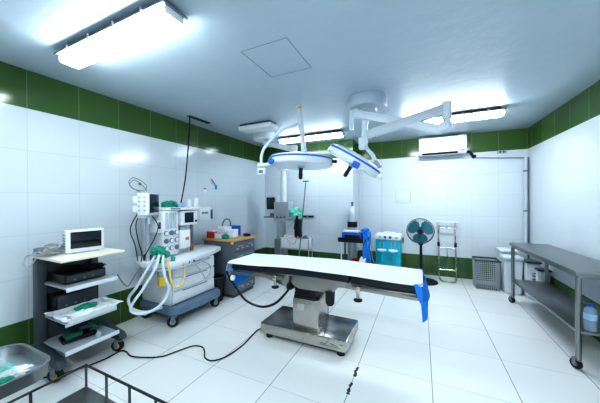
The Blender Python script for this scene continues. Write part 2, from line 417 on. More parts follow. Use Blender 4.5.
# ------------------------------------------------------------------ equipment pendant in the back corner
r = thing('equipment_pendant', 'white ceiling pendant with grey equipment box and pedestal in the dark back corner', 'equipment pendant', (-2.6, 4.1, H))
MB().lathe([(.19, 0), (.195, .02), (.19, .115), (.17, .13), (0, .13)], (-2.66, 4.08, H), (0, 0, -1), 36).build('ceiling_mount', 'white', r)
beam(MB(), (-2.62, 4.06, 2.58), (-2.00, 4.0, 2.40), .12, .09).build('pendant_arm', 'white', r)
MB().cyl((-2.00, 4.0, 2.29), (-2.00, 4.0, 2.46), .07).build('pendant_elbow', 'white', r)
beam(MB(), (-2.00, 4.0, 2.33), (-2.50, 4.55, 2.20), .10, .08).build('return_arm', 'white', r)
MB().cyl((-2.52, 4.57, 2.24), (-2.52, 4.57, 2.12), .10).cyl((-2.52, 4.57, 2.14), (-2.52, 4.57, 1.47), .055, .065).build('column', 'white', r)
MB().box(-2.71, -2.37, 4.50, 4.72, 1.10, 1.49, .012).build('equipment_box', 'lgrey', r)
t = MB()
for i in range(3): t.cyl((-2.62+i*.08, 4.497, 1.18), (-2.62+i*.08, 4.485, 1.18), .018)
t.build('gas_sockets', 'dgrey', r)
MB().box(-2.67, -2.53, 4.54, 4.68, .72, 1.08, .01).build('lower_column', 'lgrey', r)
MB().box(-2.70, -2.50, 4.50, 4.72, .0, .74, .012).build('pedestal', 'mgrey', r)
MB().box(-2.95, -2.70, 4.50, 4.80, 1.165, 1.19, .005).build('side_shelf', 'mgrey', r)
MB().box(-2.40, -1.88, 4.46, 4.74, 1.155, 1.185, .005).build('instrument_shelf', 'lgrey', r)
r = thing('monitor', 'old boxy monitor with black screen on the shelf left of the ceiling pendant', 'monitor', (-2.84, 4.66, 1.19))
MB().box(-2.98, -2.72, 4.62, 4.88, 1.25, 1.62, .015).build('casing', 'offwhite', r)
MB().box(-2.95, -2.75, 4.612, 4.622, 1.33, 1.58, .004).build('screen', 'screen', r)
MB().box(-2.90, -2.76, 4.66, 4.82, 1.19, 1.25, .01).build('base', 'mgrey', r)
tag(MB().blob((-2.255, 4.59, 1.258), (.14, .10, .12), 3, .35).build('folded_drape', 'mint'), 'mint green cloth heaped on the shelf of the ceiling pendant', 'cloth')
r = thing('laryngoscope_case', 'slim black case lying on the right end of the pendant shelf', 'case', (-1.97, 4.55, 1.185))
MB().box(-2.07, -1.86, 4.50, 4.60, 1.185, 1.225, .012).build('case_body', 'black', r)
MB().box(-1.98, -1.95, 4.494, 4.50, 1.20, 1.212, .002).build('latch', 'lgrey', r)
# trolley
r = thing('supply_trolley', 'small white wheeled trolley below the mint cloth in the back corner', 'trolley', (-2.2, 4.5, 0))
for x in (-2.44, -1.86):
    for y in (4.31, 4.47):
        l = MB().cyl((x, y, .06), (x, y, .80), .011).build('leg', 'chrome', r)
        MB().cyl((x-.012, y, .035), (x+.012, y, .035), .035).build('wheel', 'blackrub', l)
MB().box(-2.46, -1.84, 4.30, 4.48, .60, .615, .004).build('shelf', 'lgrey', r)
MB().box(-2.46, -1.84, 4.30, 4.48, .20, .24, .006).build('lower_shelf', 'dgrey', r)
r = thing('storage_basket', 'white open plastic basket on the supply trolley in the back corner', 'basket', (-2.2, 4.47, .615))
t = MB().box(-2.44, -1.87, 4.315, 4.325, .615, .80, .003).box(-2.44, -1.87, 4.455, 4.465, .615, .80, .003).box(-2.44, -2.43, 4.315, 4.465, .615, .80, .003)
t.box(-1.88, -1.87, 4.315, 4.465, .615, .80, .003).box(-2.44, -1.87, 4.315, 4.465, .6155, .625)
for i in range(9): t.box(-2.41+i*.06, -2.40+i*.06, 4.309, 4.315, .63, .79)
t.build('basket_wall', 'white', r)
MB().box(-2.455, -1.855, 4.308, 4.318, .785, .81, .004).box(-2.455, -1.855, 4.462, 4.472, .785, .81, .004).build('rim', 'white', r)
for i, (x, y, m_, lb) in enumerate([(-2.36, 4.39, 'offwhite', 'white wrapped packet at the left of the corner basket'), (-2.25, 4.39, 'pink', 'pale pink wrapped packet in the corner basket'),
                       (-2.10, 4.39, 'mgrey', 'dark packet in the middle of the corner basket'), (-1.96, 4.39, 'bgrey', 'blue grey packet at the right of the corner basket')]):
    tag(MB().blob((x, y, .79), (.058, .05, .07), 11+i, .3).build('wrapped_packet', m_), lb, 'packet')
r = thing('iv_pole', 'thin dark drip stand leaning beside the supply trolley in the back corner', 'drip stand', (-2.05, 4.2, 0))
MB().cyl((-2.05, 4.20, .06), (-1.86, 4.20, 1.86), .012, .010).build('pole', 'mgrey', r)
MB().tube([(-1.91, 4.20, 1.84), (-1.90, 4.20, 1.86), (-1.86, 4.20, 1.855), (-1.82, 4.20, 1.86), (-1.81, 4.20, 1.84)], .009).build('hook_bar', 'dgrey', r)
for a in range(4):
    x, y = -2.05+.20*math.cos(a*PI/2+.5), 4.10+.14*math.sin(a*PI/2+.5)
    MB().tube([(-2.05, 4.20, .11), ((x-2.05)/2, (y+4.20)/2, .09), (x, y, .05)], .013, smooth=False).cyl((x-.012, y, .025), (x+.012, y, .025), .025).build('leg', 'dgrey', r)
MB().box(-2.07, -1.95, 4.14, 4.25, .85, 1.18, .02).cyl((-2.05, 4.13, 1.0), (-2.00, 4.13, 1.24), .022).build('infusion_pump', 'black', r)
MB().tube([(-2.06, 4.13, 1.14), (-2.20, 4.11, .98), (-2.18, 4.11, .80), (-2.06, 4.11, .74), (-1.98, 4.12, .88)], .008).build('pump_tubing', 'cable', r)

# ------------------------------------------------------------------ operating table
r = thing('operating_table', 'long stainless steel operating table with black mattress in the middle of the room', 'operating table', (-1.1, 2.55, 0))
t = MB().box(-1.62, -.645, 2.39, 2.90, .055, .165, .012)
t.build('base', 'steel', r)
bp_ = MB().box(-1.610, -.655, 2.40, 2.89, .1655, .1680, .001).build('base_plate', 'basesteel', r)
for x in (-1.54, -.72):
    for y in (2.46, 2.83): MB().cyl((x, y, 0), (x, y, .058), .040, .034).build('foot', 'blackrub', r)
MB().box(-1.58, -.685, 2.43, 2.86, .035, .056).build('plinth', 'dgrey', r)
# worn maker's script etched on the base front
t = MB()
rl = random.Random(4)
for w0, n_ in ((-.915, 8), (-.805, 7), (-.715, 4)):
    t.tube([(w0+i*.0125, 2.3885, .115+rl.uniform(-.016, .018)) for i in range(n_)], .0028, 5, 4)
t.tube([(-.92, 2.3885, .088), (-.80, 2.3885, .093), (-.70, 2.3885, .089)], .0018, 5, 3)
t.build('worn_lettering', 'ink', r)
cb = MB().box(-1.240, -.950, 2.44, 2.78, .168, .490, .008).build('column', 'steel', r)
MB().box(-1.185, -1.105, 2.436, 2.441, .36, .43, .001).build('rating_label', 'lgrey', cb)
t = MB().box(-1.19, -.99, 2.43, 2.68, .60, .67)
for i in range(4): t.box(-1.215+.006*i, -.975, 2.42, 2.70, .490+i*.036, .522+i*.036, .004)
t.build('bellows', 'black', r)
MB().prism([(-1.22, .80), (-1.22, .72), (-1.165, .655), (-1.10, .635), (-.76, .635), (-.72, .70), (-.56, .715), (-.545, .80)], 2.31, 2.69, .006, ax='y').build('tilt_housing', 'usteel', r)
MB().cyl((-.79, 2.34, .53), (-.79, 2.34, .655), .042, .048).cyl((-.79, 2.34, .515), (-.79, 2.34, .53), .03).build('drive_motor', 'black', r)
MB().box(-1.26, -1.20, 2.33, 2.62, .60, .78, .01).build('drive_cover', 'black', r)
def ztop(x): return .80+.030*math.exp(-((x+.95)/.75)**2)
def slab(x0, x1, y0, y1, dz0, dz1, n=10, bev=0):
    t = MB()
    for i in range(n):
        a, b = x0+(x1-x0)*i/n, x0+(x1-x0)*(i+1)/n
        za, zb = ztop(a), ztop(b)
        bm = bmesh.new()
        V = [bm.verts.new(p) for p in [(a, y0, za+dz0), (b, y0, zb+dz0), (b, y1, zb+dz0), (a, y1, za+dz0), (a, y0, za+dz1), (b, y0, zb+dz1), (b, y1, zb+dz1), (a, y1, za+dz1)]]
        fs = [(3, 2, 1, 0), (4, 5, 6, 7), (0, 1, 5, 4), (2, 3, 7, 6)]
        if i == 0: fs.append((3, 0, 4, 7))
        if i == n-1: fs.append((1, 2, 6, 5))
        for f in fs: bm.faces.new([V[j] for j in f])
        t._add(bm)
    bmesh.ops.remove_doubles(t.bm, verts=t.bm.verts[:], dist=1e-5)
    bmesh.ops.recalc_face_normals(t.bm, faces=t.bm.faces[:])
    if bev:
        ed = [e for e in t.bm.edges if len(e.link_faces) == 2 and e.calc_face_angle(0) > 1.]
        bmesh.ops.bevel(t.bm, geom=ed, offset=bev, segments=2, affect='EDGES', profile=.5)
    return t
for a, b in ((-1.90, -1.47), (-1.46, -.585), (-.575, -.012)):
    slab(a, b, 2.255, 2.745, -.050, .030, bev=.012).build('mattress', 'mattress', r)
    slab(a+.01, b-.01, 2.275, 2.725, -.064, -.051).build('top_panel', 'dsteel', r)
# accessory rails on both long sides and tapered head frame
for y in (2.235, 2.760):
    slab(-1.90, -1.24, y-.006, y+.006, -.090, -.066).build('accessory_rail', 'usteel', r)
    slab(-.62, -.02, y-.006, y+.006, -.090, -.066).build('accessory_rail', 'usteel', r)
MB().prism([(-1.70, .765), (-1.25, .655), (-1.20, .70), (-1.20, .79), (-1.72, .79)], 2.27, 2.30, .003, ax='y').build('head_frame', 'usteel', r)
MB().prism([(-1.70, .765), (-1.25, .655), (-1.20, .70), (-1.20, .79), (-1.72, .79)], 2.70, 2.73, .003, ax='y').build('head_frame', 'usteel', r)
MB().box(-.56, -.03, 2.25, 2.28, .720, .760, .006).build('leg_frame', 'usteel', r)
MB().box(-.56, -.03, 2.72, 2.75, .720, .760, .006).build('leg_frame', 'usteel', r)
for x, nm in ((-.50, 'rail_clamp'), (-1.33, 'rail_clamp')):
    cl = MB().box(x-.02, x+.02, 2.215, 2.255, .715, .765, .005).cyl((x, 2.232, .715), (x, 2.232, .655), .013).build(nm, 'steel', r)
    MB().lathe([(.012, 0), (.036, .010), (.038, .022), (.012, .030)], (x, 2.232, .63)).build('clamp_knob', 'black', cl)
# sheet
r = thing('table_sheet', 'white sheet with blue hanging ends spread over the operating table', 'sheet', (-1., 2.5, .83))
def sheet_top(u, v):
    x = -1.945+1.955*u; y = 2.232+.542*v
    z = ztop(x)+.036+.0022*math.sin(x*9+v*3)+.0015*math.sin(y*31+x*4)
    if v == 0: z -= .004+.010*(1-u)
    if v == 1: z -= .018
    return (x, y, z)
MB().grid(sheet_top, 60, 14, .005).build('top_sheet', 'sheet', r)
def right_drape(u, v):
    path = [(-.01, 2.79), (.02, 2.76), (.035, 2.62), (.05, 2.46), (.045, 2.34), (.02, 2.24), (-.035, 2.222)]
    drop = [.05, .08, .10, .14, .19, .24, .12]
    s = u*6; i = min(int(s), 5); f = s-i
    x = path[i][0]*(1-f)+path[i+1][0]*f; y = path[i][1]*(1-f)+path[i+1][1]*f; d = drop[i]*(1-f)+drop[i+1]*f
    if u < .001 or u > .999: pass
    w = v*.025*math.sin(u*15)
    return (x-.02*(1-v)+w*.6, y+w*.3, ztop(-.01)+.040-d*v)
MB().grid(right_drape, 36, 8, .004).build('blue_drape', 'blue', r)
MB().grid(lambda u, v: (-.005+.012*u+.050*v*(1-.35*u), 2.235+.030*v, .70-.150*u+.02*v), 8, 6, .004).build('drape_tail', 'blue', r)
def left_drape(u, v):
    y = 2.34+.52*u; x = -1.93+.20*u*u
    d = .24+.04*math.sin(u*7+1)-.05*u*u*u
    return (x-.035*math.sin(u*9)*v-.05*v*(1-u), y+.05*v*math.sin(u*5)+.03*v, .825-d*v*1.15)
MB().grid(left_drape, 30, 12, .004).build('blue_drape', 'blue', r)
MB().grid(lambda u, v: (-1.945-.02*math.sin(v*3)-.04*v*u, 2.235+.15*u, .825-(.17-.06*u)*v), 12, 8, .004).build('pale_drape', 'lblue', r)
# hose under the table
r = thing('table_hose', 'black hose looping below the left end of the operating table', 'hose', (-1.6, 2.3, .45))
MB().tube([(-1.94, 2.22, .74), (-1.91, 2.22, .68), (-1.83, 2.24, .57), (-1.70, 2.24, .45), (-1.52, 2.26, .405), (-1.36, 2.27, .46), (-1.25, 2.29, .57), (-1.20, 2.305, .64)], .012, 10, 10).build('hose_body', 'black', r)
MB().lathe([(.014, 0), (.026, .008), (.028, .04), (.016, .055)], (-1.885, 2.24, .645), (.4, 0, 1)).build('hose_connector', 'wplastic', r)

# ------------------------------------------------------------------ castor helper
def castor(root, x, y, rr=.05, wm='blackrub', hub='lgrey', a=0., fork='mgrey'):
    f = MB().cyl((x, y, rr*1.5), (x, y, rr*2.5), rr*.35)
    dx, dy = math.cos(a), math.sin(a); px, py = -dy, dx; ox, oy = x-dx*rr*.4, y-dy*rr*.4
    for s_ in (-1, 1):
        f.box(ox+px*s_*rr*.55-rr*.35, ox+px*s_*rr*.55+rr*.35, oy+py*s_*rr*.55-rr*.08, oy+py*s_*rr*.55+rr*.08, rr*.8, rr*2.05, rr*.07, rz=a)
    f.box(ox-rr*.4, ox+rr*.4, oy-rr*.62, oy+rr*.62, rr*2.02, rr*2.2, rr*.05, rz=a)
    c = f.build('castor', fork, root)
    MB().lathe([(rr*.75, -rr*.36), (rr*.97, -rr*.30), (rr, 0), (rr*.97, rr*.30), (rr*.75, rr*.36)], (ox, oy, rr), (px, py, 0), 24).build('wheel', wm, c)
    MB().cyl((ox-px*rr*.40, oy-py*rr*.40, rr), (ox+px*rr*.40, oy+py*rr*.40, rr), rr*.5, seg=16).build('wheel_hub', hub, c)
    return c

# ------------------------------------------------------------------ anaesthesia machine
AX = -2.72
r = thing('anaesthesia_machine', 'white anaesthesia machine on a blue grey wheeled base against the left wall', 'anaesthesia machine', (-3.0, 2.5, 0))
MB().prism([(-3.30, 2.12), (-2.72, 2.10), (-2.63, 2.17), (-2.60, 2.50), (-2.62, 2.86), (-2.72, 2.92), (-3.30, 2.92)], .140, .240, .018).build('base', 'bgrey', r)
for x, y, a in ((-2.70, 2.17, .9), (-2.67, 2.84, 1.2), (-3.22, 2.18, .3), (-3.22, 2.84, .3)): castor(r, x, y, .064, 'blackrub', 'lgrey', a, 'mgrey')
MB().box(-3.28, -2.745, 2.14, 2.86, .238, .765, .018).build('cabinet_body', 'white', r)
for i, (z0, z1) in enumerate(((.255, .405), (.415, .565), (.575, .730))):
    d = MB().box(-2.748, -2.722, 2.16, 2.85, z0, z1, .010).build('drawer', 'white', r)
    MB().box(-2.724, -2.716, 2.30, 2.71, z1-.022, z1-.010, .003).build('drawer_grip', 'mgrey', d)
MB().prism([(-3.28, 2.06), (-3.10, 1.96), (-2.92, 1.90), (-2.74, 1.92), (-2.60, 2.05), (-2.57, 2.25), (-2.66, 2.70), (-2.80, 3.08), (-3.0, 3.14), (-3.28, 3.12)], .745, .812, .014).build('worktop', 'white', r)
MB().tube([(-2.80, 1.875, .73), (-2.62, 2.02, .73), (-2.565, 2.25, .73), (-2.65, 2.68, .73)], .014, 8).build('worktop_rail', 'lgrey', r)
MB().cyl((-2.60, 2.27, .765), (-2.575, 2.27, .765), .016).cyl((-2.615, 2.36, .765), (-2.585, 2.36, .765), .012).build('outlet_port', 'black', r)
MB().tube([(-2.62, 2.38, .74), (-2.55, 2.44, .62), (-2.56, 2.52, .50), (-2.58, 2.62, .56), (-2.57, 2.60, .66), (-2.61, 2.50, .73)], .007, 6, 8).build('thin_tubing', 'lgrey', r)
# upper tower
MB().box(-3.28, -2.97, 2.15, 2.62, .812, 1.40, .012).build('tower_back', 'offwhite', r)
fp = MB().box(-2.98, -2.86, 2.13, 2.36, .83, 1.395, .010).build('flowmeter_panel', 'white', r)
for y in (2.19, 2.245, 2.30):
    tb = MB().box(-2.862, -2.850, y-.020, y+.020, 1.17, 1.37, .004).build('flow_tube', 'clear', fp)
for iz, z in enumerate((1.115, 1.02, .925)):
    for iy, y in enumerate((2.175, 2.25, 2.325)):
        g_ = MB().lathe([(.026, 0), (.030, .004), (.030, .016), (.024, .018)], (-2.86, y, z), (1, 0, 0), 20).build('gauge', 'mgrey', fp)
        MB().lathe([(.024, .0), (.0, .001)], (-2.841, y, z), (1, 0, 0), 20).build('gauge_face', 'paper', fp) if (iz+iy) % 3 != 1 else MB().cyl((-2.85, y, z), (-2.825, y, z), .014).build('control_dial', 'bgrey', fp)
vb = MB().box(-2.99, -2.86, 2.055, 2.13, 1.13, 1.28, .010).build('ventilator_module', 'white', r)
MB().box(-2.861, -2.854, 2.075, 2.105, 1.18, 1.26, .002).build('module_display', 'dgrey', vb)
mo = MB().box(-2.98, -2.84, 2.385, 2.655, 1.19, 1.385, .014).build('display_unit', 'white', r)
MB().box(-2.842, -2.834, 2.44, 2.585, 1.225, 1.36, .003).build('screen', 'screenb', mo)
MB().cyl((-2.842, 2.622, 1.24), (-2.825, 2.622, 1.24), .014).build('control_dial', 'black', mo)
vp = MB().box(-2.98, -2.86, 2.38, 2.56, .88, 1.13, .02).build('vaporiser', 'wplastic', r)
MB().cyl((-2.92, 2.47, 1.13), (-2.92, 2.47, 1.175), .05, .042).build('vaporiser_dial', 'lgrey', vp)
MB().box(-2.862, -2.85, 2.47, 2.52, .99, 1.03, .002).build('filler_window', 'orange', vp)
MB().cyl((-2.90, 2.60, .83), (-2.90, 2.60, .93), .022).build('sampling_bottle', 'brown', r)
MB().box(-3.00, -2.965, 2.66, 2.70, .812, 1.20, .006).build('tower_post', 'mgrey', r)
MB().prism([(-3.28, 2.12), (-2.98, 2.12), (-2.82, 2.22), (-2.80, 2.26), (-2.80, 2.69), (-3.28, 2.69)], 1.397, 1.435, .010).build('top_shelf', 'white', r)
MB().box(-2.803, -2.797, 2.20, 2.34, 1.410, 1.424, .001).build('name_strip', 'ink', r)
# absorber and left-hand column
MB().cyl((-2.96, 2.03, .812), (-2.96, 2.03, .875), .07).build('absorber_base', 'dgrey', r)
MB().cyl((-2.745, 2.04, .635), (-2.745, 2.04, .745), .055).build('absorber_canister', 'clear', r)
MB().cyl((-2.745, 2.04, .535), (-2.745, 2.04, .635), .048, .055).build('absorber_granules', 'yellow', r)
MB().cyl((-2.68, 1.98, .812), (-2.68, 1.98, .875), .030).cyl((-2.64, 2.10, .812), (-2.64, 2.10, .86), .022).build('breathing_ports', 'green', r)

# patient monitor on a bracket
r = thing('patient_monitor', 'white patient monitor seen side-on above the left end of the anaesthesia machine', 'patient monitor', (-2.98, 1.92, 1.3))
rot = Matrix.Translation((-2.91, 1.985, -.01)) @ Matrix.Rotation(.55, 4, 'Z')
MB(rot).box(-.065, .065, -.13, .13, 1.36, 1.62, .016).build('casing', 'white', r)
MB(rot).box(.063, .074, -.112, .112, 1.39, 1.605, .004).build('screen', 'screenb', r)
for z in (1.42, 1.47, 1.52, 1.57):
    for x in (-.035, .02): MB(rot).cyl((x, -.13, z), (x, -.144, z), .009).build('cable_socket', 'lgrey', r)
MB(rot).box(-.125, -.065, -.10, -.02, 1.50, 1.58, .008).box(-.125, -.065, -.10, -.02, 1.40, 1.47, .008).build('side_module', 'white', r)
MB(rot).box(-.05, .05, -.16, .16, 1.33, 1.36, .006).cyl((.06, -.12, 1.34), (.06, -.12, 1.27), .02).build('mounting_tray', 'lgrey', r)
MB(rot).cyl((-.01, 0, .822), (-.01, 0, 1.34), .024).build('support_post', 'lgrey', r)
tag(MB(Matrix.Translation((-.66, .80, .33)) @ Matrix.Diagonal((.78, .62, .80, 1))).tube([(-3.00, 1.86, 1.61), (-3.05, 1.74, 1.68), (-3.05, 1.68, 1.76), (-3.02, 1.74, 1.82), (-2.98, 1.86, 1.78), (-2.96, 1.95, 1.70), (-2.99, 1.90, 1.64), (-3.04, 1.78, 1.655), (-3.06, 1.70, 1.72), (-3.03, 1.76, 1.79),
      (-2.99, 1.84, 1.745), (-2.96, 1.93, 1.66), (-2.97, 1.95, 1.63)], .006, 6, 8).ball((-2.99, 1.84, 1.735), .025, (1, 1, .8)).build('coiled_leads', 'leads'),
    'beige monitoring leads coiled on top of the patient monitor', 'leads')
for i, pts in enumerate(([(-3.02, 1.80, 1.40), (-3.06, 1.76, 1.25), (-3.05, 1.78, 1.05), (-3.02, 1.80, .90), (-3.02, 1.79, .80)],
                         [(-2.94, 1.86, 1.36), (-2.90, 1.92, 1.22), (-2.93, 1.88, 1.05), (-2.99, 1.80, .86)],
                         [(-3.03, 1.79, 1.42), (-3.10, 1.72, 1.20), (-3.06, 1.75, 1.0), (-3.05, 1.77, .82)])):
    tag(MB(Matrix.Translation((.07, .13, 0))).tube(pts, .0055, 6).build('monitor_cable', 'black'),
        ('black cable bowing left below the patient monitor', 'black cable crossing in front of the monitor post', 'black cable bulging furthest toward the wall below the patient monitor')[i], 'cable', 'cables hanging below the patient monitor')
# breathing circuit
tag(MB().blob((-2.70, 1.96, .945), (.065, .075, .06), 21, .35).ball((-2.66, 2.03, .90), .04).build('breathing_bag', 'green'), 'green breathing bag on the left end of the anaesthesia worktop', 'breathing bag')
tag(MB(Matrix.Translation((0, .04, 0))).tube([(-2.66, 1.90, .93), (-2.62, 1.83, .80), (-2.66, 1.72, .60), (-2.72, 1.62, .42), (-2.66, 1.64, .355), (-2.60, 1.74, .345), (-2.56, 1.85, .40), (-2.55, 1.93, .52), (-2.56, 1.90, .66), (-2.60, 1.90, .80), (-2.65, 1.94, .90)],
              .014, 8, 14, ribs=.16).build('breathing_hose', 'hose'), 'white corrugated hose hanging in a long loop from the green bag', 'breathing hose')
tag(MB(Matrix.Translation((0, .05, 0))).tube([(-2.70, 1.88, .92), (-2.70, 1.78, .78), (-2.76, 1.70, .60), (-2.84, 1.66, .47), (-2.80, 1.68, .36), (-2.70, 1.76, .315), (-2.58, 1.86, .35)],
              .014, 8, 14, ribs=.16).build('breathing_hose', 'hose'), 'white corrugated hose hanging nearest the wall behind the long loop', 'breathing hose')
tag(MB().tube([(-2.66, 2.03, .86), (-2.61, 2.02, .75), (-2.59, 2.03, .62), (-2.58, 2.07, .53), (-2.57, 2.14, .52), (-2.57, 2.20, .60), (-2.58, 2.20, .74), (-2.60, 2.18, .81)],
              .012, 8, 12, ribs=.16).build('breathing_hose', 'yhose'), 'short yellowish hose looping in front of the machine drawers', 'breathing hose')
# things on the top shelf
tag(MB().blob((-2.93, 2.28, 1.468), (.09, .09, .050), 31, .4).build('surgical_cloth', 'green'), 'green cloth crumpled on the machine top shelf', 'cloth')
tag(MB().blob((-2.93, 2.42, 1.458), (.07, .08, .034), 35, .4).build('tubing_packet', 'lblue'), 'pale blue packet beside the green cloth on the machine top shelf', 'packet')
def pot(x, y, z, r_, h, name, lab, cat, grp, m_='wplastic'):
    q = thing(name, lab, cat, (x, y, z), grp)
    MB().lathe([(r_*.9, 0), (r_, .004), (r_, h*.75), (r_*.8, h*.8)], (x, y, z), seg=20).build('pot_body', m_, q)
    MB().lathe([(r_*.84, 0), (r_*.84, h*.2), (0, h*.2)], (x, y, z+h*.8), seg=20).build('lid', m_, q)
    return q
pot(-2.86, 2.54, 1.435, .024, .10, 'white_pot', 'small white pot left of the taller one on the machine top shelf', 'pot', 'white pots on the machine top shelf')
pot(-2.86, 2.65, 1.435, .032, .12, 'white_pot', 'taller white pot at the right end of the machine top shelf', 'pot', 'white pots on the machine top shelf')

# ------------------------------------------------------------------ wall notices
r = thing('wall_notice', 'small white notice with teal edge taped to the left wall above the drawer cabinet', 'notice', (XL, 3.33, 1.18))
MB().box(XL, XL+.006, 3.20, 3.45, 1.18, 1.41, .001).build('sheet', 'paper', r)
t = MB()
for i in range(5): t.box(XL+.006, XL+.008, 3.255+i*.03, 3.275+i*.03, 1.295, 1.325)
t.build('printed_line', 'ink', r)
MB().box(XL, XL+.010, 3.45, 3.50, 1.20, 1.36, .002).build('teal_edge', 'dteal', r)
r = thing('wall_socket', 'small white wall socket beside the teal wall hook', 'socket', (XL, 3.31, 1.68))
MB().box(XL, XL+.014, 3.26, 3.36, 1.66, 1.72, .004).build('plate', 'wplastic', r)
MB().box(XL+.014, XL+.022, 3.28, 3.34, 1.715, 1.735, .003).build('plug', 'mgrey', r)
r = thing('wall_hook', 'teal plastic hook stuck high on the left wall', 'hook', (XL, 3.58, 1.75))
MB().box(XL, XL+.014, 3.565, 3.615, 1.72, 1.80, .006).build('hook_body', 'teal', r)
MB().tube([(XL+.012, 3.565, 1.80), (XL+.02, 3.50, 1.87), (XL+.02, 3.46, 1.90)], .007, 6).build('hook_arm', 'dgrey', r)
r = thing('wall_notice', 'blank white sheet taped flat on the back wall above the teal unit', 'notice', (-.35, YR, 1.43))
MB().box(-.50, -.20, YR-.004, YR, 1.45, 1.71, .001).build('sheet', 'noticep', r)
t = MB()
for a in ((-.50, -.20, 1.705, 1.71), (-.50, -.20, 1.45, 1.455), (-.50, -.495, 1.45, 1.71), (-.205, -.20, 1.45, 1.71)): t.box(a[0], a[1], YR-.006, YR-.003, a[2], a[3])
t.build('border', 'lgrey', r)

# ------------------------------------------------------------------ grey drawer cabinet
r = thing('drawer_cabinet', 'grey metal drawer cabinet with a wooden top against the left wall', 'drawer cabinet', (-2.95, 3.5, 0))
MB().box(-3.24, -2.63, 3.16, 3.72, .05, .875, .006).build('carcass', 'cabinet', r)
MB().box(-3.22, -2.65, 3.18, 3.70, 0, .05).build('plinth', 'dgrey', r)
MB().box(-3.26, -2.60, 3.13, 3.75, .875, .905, .004).build('top', 'wood', r)
for i in range(5):
    z0 = .075+i*.158
    d = MB().box(-2.634, -2.616, 3.18, 3.70, z0, z0+.145, .004).build('drawer', 'cabinet', r)
    for y in (3.31, 3.57): MB().tube([(-2.616, y-.05, z0+.09), (-2.598, y-.045, z0+.09), (-2.598, y+.045, z0+.09), (-2.616, y+.05, z0+.09)], .006, 6, smooth=False).build('handle', 'lgrey', d)
    t = MB()
    for j in range(4): t.box(-2.6165, -2.6145, 3.22+j*.125, 3.28+j*.125, z0+.04, z0+.06)
    t.build('label_strip', 'lgrey', d)
def carton(x0, x1, y0, y1, z0, h, m_, lab, cat='box', name='carton', rz=0., lid=None):
    q = thing(name, lab, cat, ((x0+x1)/2, (y0+y1)/2, z0), 'boxes on the wooden cabinet top')
    MB().box(x0, x1, y0, y1, z0, z0+h*.85, .004, rz=rz).build('box_body', m_, q)
    MB().box(x0-.002, x1+.002, y0-.002, y1+.002, z0+h*.8, z0+h, .004, rz=rz).build('lid', lid or m_, q)
Z = .906
carton(-3.20, -3.06, 3.18, 3.28, Z, .13, 'red', 'red carton at the wall corner of the wooden cabinet top', lid='offwhite')
carton(-3.05, -2.90, 3.20, 3.33, Z, .09, 'offwhite', 'low white box beside the red carton on the wooden cabinet top', rz=.2, lid='pink')
carton(-3.12, -2.95, 3.36, 3.50, Z, .17, 'wplastic', 'tall white box behind the low box on the cabinet top', rz=-.1)
carton(-2.92, -2.80, 3.36, 3.50, Z, .13, 'paper', 'white box in the middle of the wooden cabinet top', rz=.15)
carton(-3.08, -2.92, 3.58, 3.71, Z, .17, 'bplastic', 'bright blue box at the rear of the wooden cabinet top')
tag(MB().blob((-2.86, 3.24, Z+.03), (.06, .05, .045), 41, .35).build('glove_packet', 'green'), 'small green packet near the front corner of the cabinet top', 'packet')
tag(MB().tube([(-3.15, 3.50, Z+.01), (-3.16, 3.51, 1.08), (-3.15, 3.55, 1.17), (-3.13, 3.61, 1.19), (-3.12, 3.66, 1.15), (-3.12, 3.68, 1.05), (-3.12, 3.69, Z+.01)], .013, 8).build('hoop_handle', 'mgrey'), 'grey hoop standing up behind the boxes on the cabinet top', 'hoop')
r = thing('stapler', 'small black stapler lying on the wooden cabinet top', 'stapler', (-2.72, 3.68, Z))
MB().box(-2.78, -2.66, 3.60, 3.64, Z, Z+.015, .004, rz=.9).build('base', 'black', r)
MB().box(-2.78, -2.66, 3.60, 3.64, Z+.018, Z+.045, .006, rz=.9, ry=.08).build('arm', 'black', r)
r = thing('door_tag', 'small yellow padlock hanging at the front corner of the cabinet', 'padlock', (-2.61, 3.16, .85))
MB().box(-2.640, -2.596, 3.105, 3.130, .845, .885, .005).build('lock_body', 'yellow', r)
MB().tube([(-2.632, 3.118, .885), (-2.630, 3.118, .903), (-2.606, 3.118, .903), (-2.604, 3.118, .885)], .004, 6).build('shackle', 'chrome', r)
r.name = 'padlock'
r = thing('waste_bin', 'black round waste bin on the floor beside the drawer cabinet', 'bin', (-2.92, 3.02, 0))
MB().lathe([(.095, 0), (.10, .005), (.125, .355), (.118, .355), (.095, .02), (0, .02)], (-2.84, 3.01, 0), seg=28).build('bin_body', 'black', r)
MB().lathe([(.122, .35), (.131, .357), (.131, .37), (.120, .37)], (-2.84, 3.01, 0), seg=28, caps=False).build('rim', 'dgrey', r)

# ------------------------------------------------------------------ monitor trolley on the left
r = thing('monitor_trolley', 'dark grey four-shelf trolley with cream top against the left wall', 'trolley', (-2.95, 1.36, 0))
MB().box(-3.12, -3.06, 1.06, 1.13, .14, 1.02, .010).build('upright', 'dgrey', r)
MB().box(-3.12, -3.06, 1.48, 1.54, .14, 1.02, .010).build('upright', 'dgrey', r)
MB().box(-3.14, -3.11, 1.06, 1.54, .14, 1.06, .006).build('back_panel', 'dgrey', r)
MB().box(-3.14, -2.62, 1.05, 1.55, 1.015, 1.040, .008).build('top_shelf', 'cream', r)
def shelf(z, x1=-2.66, m_='lgrey', x0=-3.09, dy=0.):
    q = MB().box(x0, x1, 1.11-dy, 1.49+dy, z, z+.018, .004).build('shelf', m_, r)
    MB().box(x1-.004, x1+.008, 1.10-dy, 1.50+dy, z-.012, z+.026, .004).build('shelf_lip', 'offwhite', q)
shelf(.77); shelf(.475, -2.68); shelf(.245, -2.66, 'lgrey', -3.09, .01)
